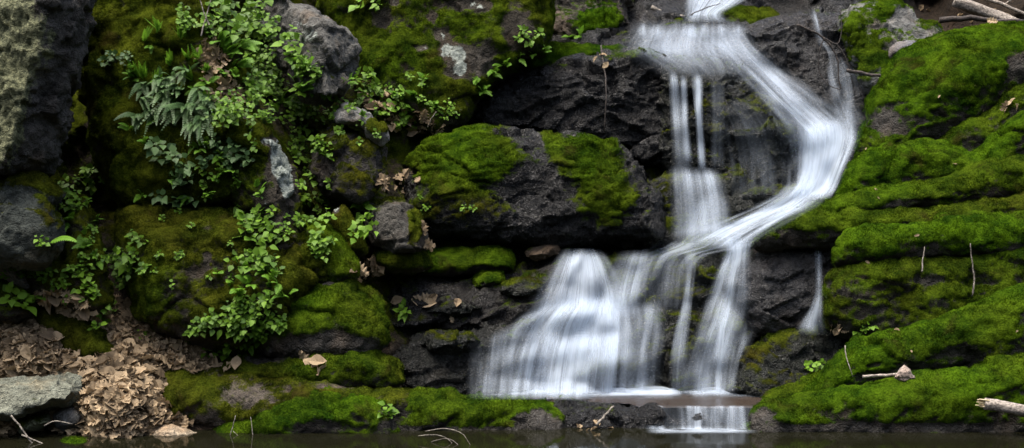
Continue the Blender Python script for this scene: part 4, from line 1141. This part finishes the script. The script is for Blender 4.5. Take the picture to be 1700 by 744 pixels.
cluster([(362, 258), (380, 270), (395, 262), (410, 272), (340, 280), (365, 240), (388, 246)], 'dull green trailing plant on the mossy ridge beside the hanging ferns', 'dull plants on the mossy ridge', size=.95, n=3, leafL=.055, bright=.35, height=.1, mat=M_LEAFD)
cluster([(270, 262), (292, 268), (300, 285), (312, 305), (285, 300), (262, 250), (270, 335), (295, 340), (320, 335)], 'grey-green leafy plant on the lower part of the olive rock wall', 'grey-green plants low on the olive wall', size=1.0, n=3, leafL=.06, bright=.6, height=.1, mat=M_LEAFD)
cluster([(192, 98), (205, 106), (180, 108), (215, 100)], 'small dark-leaved sprig sticking out of the olive wall beside the dark crevice', 'sprigs by the dark crevice', size=.8, n=3, leafL=.045, bright=.5, height=.1, mat=M_LEAFD, prof=OVAL)
cluster([(118, 310), (135, 298), (150, 290), (108, 330), (128, 332), (155, 312), (122, 350)], 'leafy plant in the gap right of the rounded grey-green boulder', 'plants right of the grey-green boulder', size=.9, n=3, leafL=.055, bright=.5, height=.09)
cluster([(205, 430), (215, 450), (200, 465), (222, 438), (195, 445)], 'upright leafy plant growing out of the dark crevice', 'plants in the dark crevice', size=1.0, n=4, leafL=.055, bright=.5, height=.12)
cluster([(24, 498), (38, 512), (48, 506)], 'broad green leaf plant on the small mossy hump at the picture edge', 'plants on the small mossy hump', size=1.1, n=2, leafL=.075, bright=.7, height=.08)
cluster([(140, 462), (150, 478), (135, 490), (155, 492), (165, 520), (172, 540), (160, 548), (182, 520), (145, 450)], 'small bright plant at the upper edge of the dead leaves', 'small plants in the dead leaves', size=.85, n=3, leafL=.055, bright=.7, height=.08)
cluster([(235, 556), (242, 566), (228, 570)], 'low bright sprig in the dead leaves under the broad boulder', 'low sprigs in the dead leaves', size=.8, n=3, leafL=.05, bright=.8, height=.06)
cluster(scat(46, 312, 490, 470, 592, lambda x, y: (x - 375) ** 2 / 62 ** 2 + (y - 562) ** 2 / 30 ** 2 < 1 or (x - 425) ** 2 / 42 ** 2 + (y - 535) ** 2 / 42 ** 2 < 1), 'heart-leaved green plant in the thick clump left of the domed mossy boulder', 'heart-leaved clump by the domed boulder', size=.95, n=4, leafL=.045, bright=.45, height=.10)
cluster([(585, 148), (600, 140), (612, 155), (598, 165), (625, 150), (640, 165), (655, 170), (660, 185), (640, 188), (620, 190), (675, 195), (690, 205), (668, 160), (610, 130)], 'bright leafy plant among the dead leaves below the great mossy slab', 'leafy plants below the great mossy slab', size=.95, n=3, leafL=.06, bright=.7, height=.1)
cluster([(730, 185), (745, 180), (752, 192), (738, 200), (700, 170), (720, 178)], 'pale little leafy plant at the foot of the great mossy slab', 'pale plants at the foot of the slab', size=.8, n=4, leafL=.042, bright=.85, height=.09, prof=OVAL)
cluster([(500, 165), (515, 178), (545, 165), (560, 172), (528, 160)], 'yellow-green leafy plant at the foot of the weathered grey boulder', 'plants at the foot of the grey boulder', size=1.0, n=3, leafL=.06, bright=.75, height=.1)
cluster([(605, 350), (612, 368), (618, 385), (600, 372), (590, 395)], 'light green pointed-leaf plant left of the angular grey block', 'pointed-leaf plants by the angular block', size=1.0, n=3, leafL=.07, bright=.8, height=.09, prof=LANCE)
cluster([(525, 405), (540, 425), (528, 430)], 'heart-leaved plant on the bright mossy slope', 'plants on the bright mossy slope', size=.9, n=2, leafL=.06, bright=.7, height=.06)
cluster([(700, 330), (712, 345), (698, 352), (785, 345), (770, 350)], 'tiny dark green rosette on the shaded foot of the big wet boulder', 'rosettes on the big wet boulder', size=.6, n=3, leafL=.05, bright=.6, height=.05, prof=OVAL)
plant(672, 520, 'pale sprig lying on the dark layered ledge', size=.9, n=3, leafL=.07, bright=.85, height=.08, prof=LANCE)
plant(642, 690, 'small green plant hanging over the bare gap in the front mossy shelf', size=.9, n=4, leafL=.06, bright=.65, height=.09)
plant(628, 10, 'sprig with pale leaves at the top left of the great mossy slab', size=.9, n=3, leafL=.06, bright=.9, height=.08)
plant(602, 14, 'pale broad leaves at the top edge beside the great mossy slab', size=.9, n=2, leafL=.08, bright=.9, height=.08)
cluster([(868, 66), (880, 74), (872, 58), (892, 60)], 'pale round-leaved plant right of the great mossy slab', 'round-leaved plants right of the slab', size=.9, n=3, leafL=.05, bright=.85, height=.07, prof=OVAL)
cluster([(1440, 546), (1425, 552)], 'pale green crust of leafy liverwort at the end of the sloping mossy rock', 'liverworts on the sloping mossy rock', size=.8, n=4, leafL=.05, bright=.9, height=.03, prof=OVAL, name='liverwort')
cluster([(1345, 612), (1362, 610)], 'pale green leafy liverwort beside the upper pool', 'liverworts beside the upper pool', size=.8, n=4, leafL=.05, bright=.9, height=.03, prof=OVAL, name='liverwort')


cluster(scat(26, 480, 180, 560, 420, lambda x, y: abs(x - (495 + (y - 180) * .22)) < 26), 'small-leaved creeping plant in the green trail below the dense thicket', 'creeping plants trailing down the slope', size=.8, n=3, leafL=.045, bright=.6, height=.06)
cluster(scat(16, 92, 300, 172, 480), 'small dark leafy plant on the ferny hump beside the dark crevice', 'small plants on the ferny hump', size=.7, n=4, leafL=.04, bright=.4, height=.07, prof=OVAL)
cluster(scat(14, 430, 340, 480, 480), 'little leafy plant between the broad boulder and the bare grey spine', 'little plants by the grey spine', size=.75, n=3, leafL=.05, bright=.5, height=.06)
cluster(scat(14, 580, 130, 720, 215), 'small green seedling in the leaf pocket below the great mossy slab', 'seedlings in the leaf pocket', size=.7, n=3, leafL=.045, bright=.65, height=.06, prof=OVAL)
cluster(scat(10, 190, 400, 240, 480), 'drooping dark plant at the shaded edge of the broad boulder', 'drooping plants at the dark crevice', size=.8, n=3, leafL=.05, bright=.35, height=.08)

cluster(scat(14, 520, 175, 650, 330, lambda x, y: abs(y - (190 + abs(x - 585) * .9)) < 40), 'small leafy sprig around the dark shadowed rock under the wedge', 'sprigs around the dark shadowed rock', size=.75, n=3, leafL=.045, bright=.6, height=.06)
cluster(scat(12, 330, 230, 440, 340), 'thin trailing green plant on the mossy ridge', 'thin plants on the mossy ridge', size=.75, n=3, leafL=.045, bright=.5, height=.07, prof=OVAL)
cluster(scat(14, 300, 5, 400, 60), 'small green plant along the dark top edge of the slope', 'small plants on the top edge', size=.9, n=4, leafL=.045, bright=.5, height=.10, prof=OVAL)
cluster(scat(8, 0, 440, 60, 470), 'small plant on the sloping pale ledge at the picture edge', 'small plants on the pale ledge', size=.6, n=3, leafL=.045, bright=.5, height=.06)

# ---- dead leaves
def dead_mesh(i):
    mb = MB()
    L = .10
    pr = OAK if i % 3 else BEECH
    mb.leaf(Vector((-L / 2, 0, 0)), Vector((1, 0, 0)), UP, L, L * random.uniform(.5, .75), pr, random.uniform(0, 1), random.uniform(-.35, .35), random.uniform(-.7, .9), .05)
    me = bpy.data.meshes.new('fallen_leaf')
    me.from_pydata([tuple(v) for v in mb.V], [], mb.F)
    fattr(me, 'tint', mb.T); me.materials.append(M_DEAD)
    return me


DEAD = [dead_mesh(i) for i in range(24)]


def in_poly(x, y, P):
    c = False
    for i in range(len(P)):
        (ax, ay), (bx, by) = P[i - 1], P[i]
        if (ay > y) != (by > y) and x < (bx - ax) * (y - ay) / (by - ay) + ax: c = not c
    return c


def leaf_matrix(px, py, lift=.0, tilt=.45, only=None, smin=.7, smax=1.45):
    h = hit(px, py)
    if not h: return None
    loc, nor, ob = h
    if only and ob.name.split('.')[0] not in only: return None
    n = (nor * .6 + UP * .5 + rv(tilt) + (CAMV - loc).normalized() * .25).normalized()
    q = n.to_track_quat('Z', 'Y') @ Matrix.Rotation(random.uniform(0, 6.28), 3, 'Z').to_quaternion()
    s = random.uniform(smin, smax)
    return Matrix.LocRotScale(loc + n * (.008 + lift), q, (s, s, s))


def fallen(n, poly, label, group, only=None, **kw):
    xs = [p[0] for p in poly]; ys = [p[1] for p in poly]
    k = tries = 0
    while k < n and tries < n * 30:
        tries += 1
        x, y = random.uniform(min(xs), max(xs)), random.uniform(min(ys), max(ys))
        if not in_poly(x, y, poly): continue
        m = leaf_matrix(x, y, only=only, **kw)
        if m is None: continue
        o = bpy.data.objects.new('fallen_leaf', random.choice(DEAD)); COL.objects.link(o)
        o.matrix_world = m
        tag(o, label, 'dead leaf', group); k += 1


BANK = [(-20, 525), (60, 530), (130, 590), (190, 585), (240, 545), (330, 590), (345, 612), (270, 625), (300, 700), (250, 735), (120, 740), (-20, 745)]
GND = ('ground', 'hillside')


def litter(n):
    V, F, T = [], [], []
    b = 0; k = tries = 0
    while k < n and tries < n * 20:
        tries += 1
        x, y = random.uniform(-40, 350), random.uniform(500, 760)
        if not in_poly(x, y, [(-60, 515), (190, 480), (240, 520), (340, 590), (360, 625), (310, 720), (250, 745), (-60, 790)]): continue
        m = leaf_matrix(x, y, lift=random.uniform(-.004, .03), tilt=.6, only=GND, smin=.7, smax=1.5)
        if m is None: continue
        me = random.choice(DEAD)
        tt = min(1, max(0, random.gauss(.42, .34)))
        for v in me.vertices: V.append(tuple(m @ v.co)); T.append(tt)
        F += [[i + b for i in p.vertices] for p in me.polygons]
        b = len(V); k += 1
    me = bpy.data.meshes.new('leaf_litter'); me.from_pydata(V, [], F); fattr(me, 'tint', T); me.materials.append(M_DEAD)
    o = bpy.data.objects.new('leaf_litter', me); COL.objects.link(o)
    tag(o, 'thick bed of brown dead leaves covering the bank', 'dead leaves', kind='stuff')


litter(1550)
fallen(22, BANK, 'dry brown dead leaf lying on top of the leaf bed on the bank', 'dead leaves on the bank', only=GND + ('leaf_litter',))
fallen(60, [(330, 75), (352, 70), (395, 120), (415, 165), (405, 178), (352, 178), (340, 120)], 'brown dead leaf in the pocket right of the hanging ferns', 'dead leaves right of the hanging ferns')
fallen(66, [(590, 130), (640, 145), (700, 185), (735, 215), (725, 228), (650, 215), (600, 175)], 'brown dead leaf in the pocket below the great mossy slab', 'dead leaves below the great mossy slab')
fallen(18, [(625, 290), (690, 288), (700, 305), (630, 325)], 'pale brown dead leaf in the dark gap above the angular grey block', 'dead leaves above the angular block')
fallen(6, [(700, 375), (728, 375), (730, 408), (705, 408)], 'curled brown dead leaf beside the angular grey block', 'dead leaves beside the angular block')
fallen(18, [(575, 432), (630, 428), (645, 460), (590, 475)], 'brown dead leaf in the notch above the domed mossy boulder', 'dead leaves above the domed boulder')
fallen(44, [(65, 470), (130, 492), (180, 540), (150, 540), (60, 500)], 'brown dead leaf on the mossy hump above the bank', 'dead leaves on the mossy hump')
fallen(8, [(330, 590), (410, 588), (415, 606), (335, 610)], 'brown dead leaf at the foot of the heart-leaved clump', 'dead leaves at the foot of the clump')
fallen(5, [(505, 590), (545, 588), (560, 620), (510, 625)], 'brown dead leaf on the low rock with the bare grey shoulder', 'dead leaves on the bare-shouldered rock')
fallen(8, [(650, 480), (760, 500), (760, 535), (660, 545)], 'wet brown dead leaf stuck on the dark layered ledge', 'dead leaves on the dark layered ledge')
fallen(6, [(945, 705), (1030, 703), (1030, 718), (950, 716)], 'wet dead leaf caught at the foot of the little weir', 'dead leaves at the little weir', tilt=.3, smin=.4, smax=.75)
fallen(12, [(1420, 100), (1700, 60), (1700, 600), (1450, 600)], 'small pale dead leaf lying on the bright moss of the right bank', 'small dead leaves on the right bank', smin=.2, smax=.42)
fallen(1, [(912, 662), (922, 662), (922, 670), (912, 670)], 'orange-brown dead leaf standing on the end of the mossy shelf', 'single leaves on rocks')
fallen(3, [(990, 92), (1010, 92), (1012, 112), (992, 112)], 'pale dead leaf caught on the thin dead stem', 'dead leaves on the thin dead stem', lift=.04, smax=.8)
fallen(12, [(1515, 10), (1700, 22), (1700, 44), (1560, 44)], 'brown dead leaf on the soil by the pale fallen log', 'dead leaves by the pale log')
fallen(3, [(1665, 170), (1690, 168), (1690, 186), (1668, 188)], 'small dead leaf in the cleft of the biggest mossy boulder', 'dead leaves in the mossy cleft')
fallen(7, [(1350, 536), (1420, 538), (1420, 560), (1350, 555)], 'wet dead leaf below the thin right trickle', 'dead leaves below the trickle', smax=.7)


# ---- sticks, twigs, logs
def path(pts, off=.02, Y=None):
    out = []
    for p in pts:
        if Y is not None: y = Y
        else:
            h = hit(p[0], p[1]); y = (h[0].y if h else 11.0) - off
        out.append([p[0], p[1], p[2] if len(p) > 2 else y])
    ys = [q[2] for q in out]
    if Y is None and len(out) > 2:
        for _ in range(2):
            ys = [min(ys[i], (ys[max(0, i - 1)] + ys[i] + ys[min(len(ys) - 1, i + 1)]) / 3) for i in range(len(ys))]
    P = [W(q[0], q[1], y) for q, y in zip(out, ys)]
    res = []
    for i in range(len(P) - 1):
        for k in range(4):
            t = k / 4
            p0, p1, p2, p3 = P[max(0, i - 1)], P[i], P[i + 1], P[min(len(P) - 1, i + 2)]
            res.append(.5 * ((2 * p1) + (p2 - p0) * t + (2 * p0 - 5 * p1 + 4 * p2 - p3) * t * t + (3 * p1 - p0 - 3 * p2 + p3) * t ** 3))
    res.append(P[-1])
    return res


def stick(label, pts, r0, r1, name='twig', cat='twig', mat=None, off=.02, Y=None, forks=(), group=None, k=7):
    mb = MB(); q = path(pts, off, Y)
    for i in range(1, len(q) - 1): q[i] = q[i] + rv(r0 * .25)
    mb.tube(q, r0, r1, k)
    o = mb.obj(name, mat or M_TWIG, None, origin=q[0])
    tag(o, label, cat, group)
    for f in forks:
        m2 = MB(); m2.tube([v for v in path(f, off, Y)], r0 * .6, r1 * .7, 5)
        c = m2.obj('side_twig', mat or M_TWIG, None); c.parent = o; c.matrix_parent_inverse = Matrix.Translation(-q[0])
    return o


stick('bare dark branch drooping across the thin side stream', [(1322, 42), (1345, 50), (1366, 62), (1384, 84), (1391, 104), (1392, 130), (1396, 148)], .010, .005, 'branch', 'branch', M_DARKTWIG, Y=9.72,
      forks=[[(1368, 63), (1360, 88), (1360, 118), (1374, 140), (1394, 149)], [(1366, 62), (1390, 73), (1397, 50), (1395, 18)], [(1388, 72), (1402, 92), (1411, 116)]])
stick('straight dark stick wedged behind the biggest mossy boulder', [(1405, 117, 9.7), (1430, 121, 9.65), (1462, 126, 9.6)], .016, .013, 'stick', 'stick', M_DARKTWIG)
stick('thin dead stem hanging down the black dripping wall', [(998, 76), (1000, 95), (1004, 120), (1006, 160), (1003, 218)], .008, .004, off=.05, mat=M_DARKTWIG)
stick('pale crooked dead twig standing at the pool edge, the left one', [(378, 735, 7.2), (384, 716, 7.22), (391, 690, 7.25)], .004, .002, forks=[[(387, 716, 7.22), (396, 724, 7.2)]])
stick('pale straight dead twig standing at the pool edge, the right one', [(421, 738, 7.2), (419, 716, 7.22), (416, 692, 7.25)], .004, .002)
stick('grey dead twig standing on the layered mossy terrace, the taller one', [(1614, 492), (1618, 462), (1613, 430), (1611, 404)], .007, .003, off=.05)
stick('grey dead twig standing on the layered mossy terrace, the shorter one', [(1531, 452), (1532, 430), (1535, 410)], .006, .003, off=.05)
stick('thin pale twig hanging on the end of the sloping mossy rock', [(1403, 574), (1405, 592), (1410, 608), (1416, 626)], .004, .002, off=.03)
stick('short pale stick lying beside the small pointed stone', [(1432, 625, 7.5), (1462, 624, 7.49), (1496, 621, 7.48)], .011, .009, 'stick', 'stick', M_LOG)
stick('pale bare stick propped on the debris by the little weir', [(990, 706, 7.35), (1004, 690, 7.4), (1019, 675, 7.47)], .009, .007, 'stick', 'stick', M_TWIG)
stick('pale twig poking out under the flat grey slab', [(74, 707, 7.05), (92, 699, 7.05), (120, 704, 7.03)], .005, .003)
stick('pale stick lying in the corner of the leaf bank', [(18, 690, 7.0), (36, 712, 6.98), (58, 742, 6.95)], .006, .004)
stick('thin stick crossing the corner of the leaf bank', [(36, 722, 6.97), (60, 732, 6.95), (84, 742, 6.93)], .005, .003)
stick('dark twig arching beside the white top stream', [(1112, 30, 10.7), (1142, 26, 10.68), (1165, 16, 10.66), (1196, 6, 10.66)], .008, .003, mat=M_DARKTWIG)
stick('grey stick lying on the top step beside the stream', [(1082, 12, 10.75), (1104, 22, 10.7), (1136, 28, 10.66)], .022, .016, 'stick', 'stick', M_TWIG)
stick('dark root curling down at the top of the brown mossy rock', [(1036, -20, 10.6), (1026, 8, 10.55), (1020, 30, 10.5)], .018, .014, 'root', 'root', M_DARKTWIG)
stick('tan twig bent over the dead leaves below the great mossy slab', [(710, 212), (716, 198), (724, 185)], .005, .003, off=.06)
stick('dead grass stem leaning over the dead leaves at the top left', [(352, 50), (340, 25), (328, -10)], .006, .003, off=.08)
stick('dead grass stem crossing another at the top left', [(334, 60), (342, 30), (352, -8)], .006, .003, off=.08)
for i, p in enumerate([[(706, 716, 7.05), (740, 712, 6.95), (770, 722, 6.9), (786, 752, 6.88)], [(694, 724, 7.05), (725, 722, 6.98), (748, 733, 6.95), (757, 752, 6.93)], [(716, 734, 7.0), (742, 728, 6.95), (760, 738, 6.9), (766, 752, 6.9)]]):
    stick(['longest pale grass blade arching over the pool', 'middle pale grass blade arching over the pool', 'lowest short grass blade arching over the pool'][i], p, .003, .0015, 'grass_blade', 'grass blade', M_TWIG, group='grass blades over the pool')


def log(label, pts, r0, r1, broken=True):
    q = path(pts)
    e = empty('log', q[0], label, 'log')
    mb = MB()
    n = len(q); k = 14; V = []
    for i, p in enumerate(q):
        t = (q[min(i + 1, n - 1)] - q[max(i - 1, 0)]).normalized()
        a = t.cross(Vector((.1, .2, .97))).normalized(); c = t.cross(a)
        r = r0 + (r1 - r0) * i / (n - 1)
        for j in range(k):
            rr = r * (1 + .12 * math.sin(j * 2.3 + i) + random.uniform(-.06, .06))
            V.append(p - q[0] + (a * math.cos(2 * math.pi * j / k) + c * math.sin(2 * math.pi * j / k)) * rr)
    F = [[i * k + j, i * k + (j + 1) % k, (i + 1) * k + (j + 1) % k, (i + 1) * k + j] for i in range(n - 1) for j in range(k)]
    F += [list(range(k))[::-1], [(n - 1) * k + j for j in range(k)]]
    mb.add(V, F, .5); mb.obj('bark', M_LOG, e)
    if broken:
        mb = MB(); t = (q[0] - q[1]).normalized()
        a = t.cross(UP).normalized(); c = t.cross(a)
        for _ in range(16):
            o_ = (a * random.uniform(-.7, .7) + c * random.uniform(-.7, .7)) * r0
            mb.tube([o_ - t * .02, o_ + t * random.uniform(.008, .05)], r0 * .22, r0 * .1, 4)
        mb.obj('broken_end', M_WOOD, e, smooth=False)


log('pale broken log end resting on the front mossy rock', [(1634, 670, 7.24), (1680, 678, 7.2), (1740, 690, 7.15), (1800, 700, 7.1)], .034, .04)
log('pale fallen log on the leafy ground at the top right', [(1584, 2, 11.3), (1640, 22, 11.2), (1692, 44, 11.1)], .055, .06, False)
stick('long pale fallen branch above the pale log', [(1612, -6, 11.4), (1660, 6, 11.3), (1712, 28, 11.2)], .022, .014, 'branch', 'branch', M_LOG, forks=[[(1668, 8, 11.3), (1690, -8, 11.2)]])
stick('dark fallen branch between the pale log and the mossy boulder', [(1560, 34, 11.0), (1610, 30, 11.0), (1700, 36, 10.9)], .03, .02, 'branch', 'branch', M_DARKTWIG)
for _o in _made + [_f]:
    _o.hide_viewport = False


# ------------------------------------------------------------------ light
world = bpy.data.worlds.new('World')
S.world = world
world.use_nodes = True
wt = world.node_tree
wt.nodes.clear()
SUN_EL, SUN_AZ = 76.0, -125.0      # azimuth clockwise from +Y: high, on the left, a little behind the camera
sky = wt.nodes.new('ShaderNodeTexSky')
sky.sky_type = 'NISHITA'; sky.sun_disc = False
sky.air_density = 1.0; sky.dust_density = 5.0; sky.ozone_density = 0.4
sky.sun_elevation = R(SUN_EL); sky.sun_rotation = R(SUN_AZ)
geo = wt.nodes.new('ShaderNodeTexCoord')
sep = wt.nodes.new('ShaderNodeSeparateXYZ')
wt.links.new(geo.outputs['Generated'], sep.inputs[0])
mr = wt.nodes.new('ShaderNodeMapRange'); mr.interpolation_type = 'SMOOTHSTEP'
mr.inputs[1].default_value, mr.inputs[2].default_value = 0.05, 0.72
wt.links.new(sep.outputs[2], mr.inputs[0])
mx = wt.nodes.new('ShaderNodeMix'); mx.data_type = 'RGBA'
wt.links.new(mr.outputs[0], mx.inputs[0])
mx.inputs[6].default_value = (0.06, 0.085, 0.04, 1)
hs = wt.nodes.new('ShaderNodeHueSaturation'); hs.inputs['Saturation'].default_value = 0.85
wt.links.new(sky.outputs[0], hs.inputs['Color']); wt.links.new(hs.outputs[0], mx.inputs[7])
bg = wt.nodes.new('ShaderNodeBackground'); bg.inputs[1].default_value = 0.15
wt.links.new(mx.outputs[2], bg.inputs[0])
wo = wt.nodes.new('ShaderNodeOutputWorld'); wt.links.new(bg.outputs[0], wo.inputs[0])

sl = bpy.data.lights.new('sun', 'SUN')
sl.energy = 1.9; sl.angle = R(40); sl.color = (1.0, .95, .86)
so = bpy.data.objects.new('sun', sl)
COL.objects.link(so)
az, el = R(SUN_AZ), R(SUN_EL)
sd = Vector((math.sin(az) * math.cos(el), math.cos(az) * math.cos(el), math.sin(el)))
so.rotation_euler = (-sd).to_track_quat('-Z', 'Y').to_euler()
so.location = sd * 30

S.view_settings.view_transform = 'Standard'
S.view_settings.look = 'None'
S.view_settings.gamma = 1.0
S.view_settings.use_curve_mapping = False
S.view_settings.exposure = 1.55
S.cycles.use_denoising = True
S.cycles.transparent_max_bounces = 24
S.cycles.max_bounces = 6
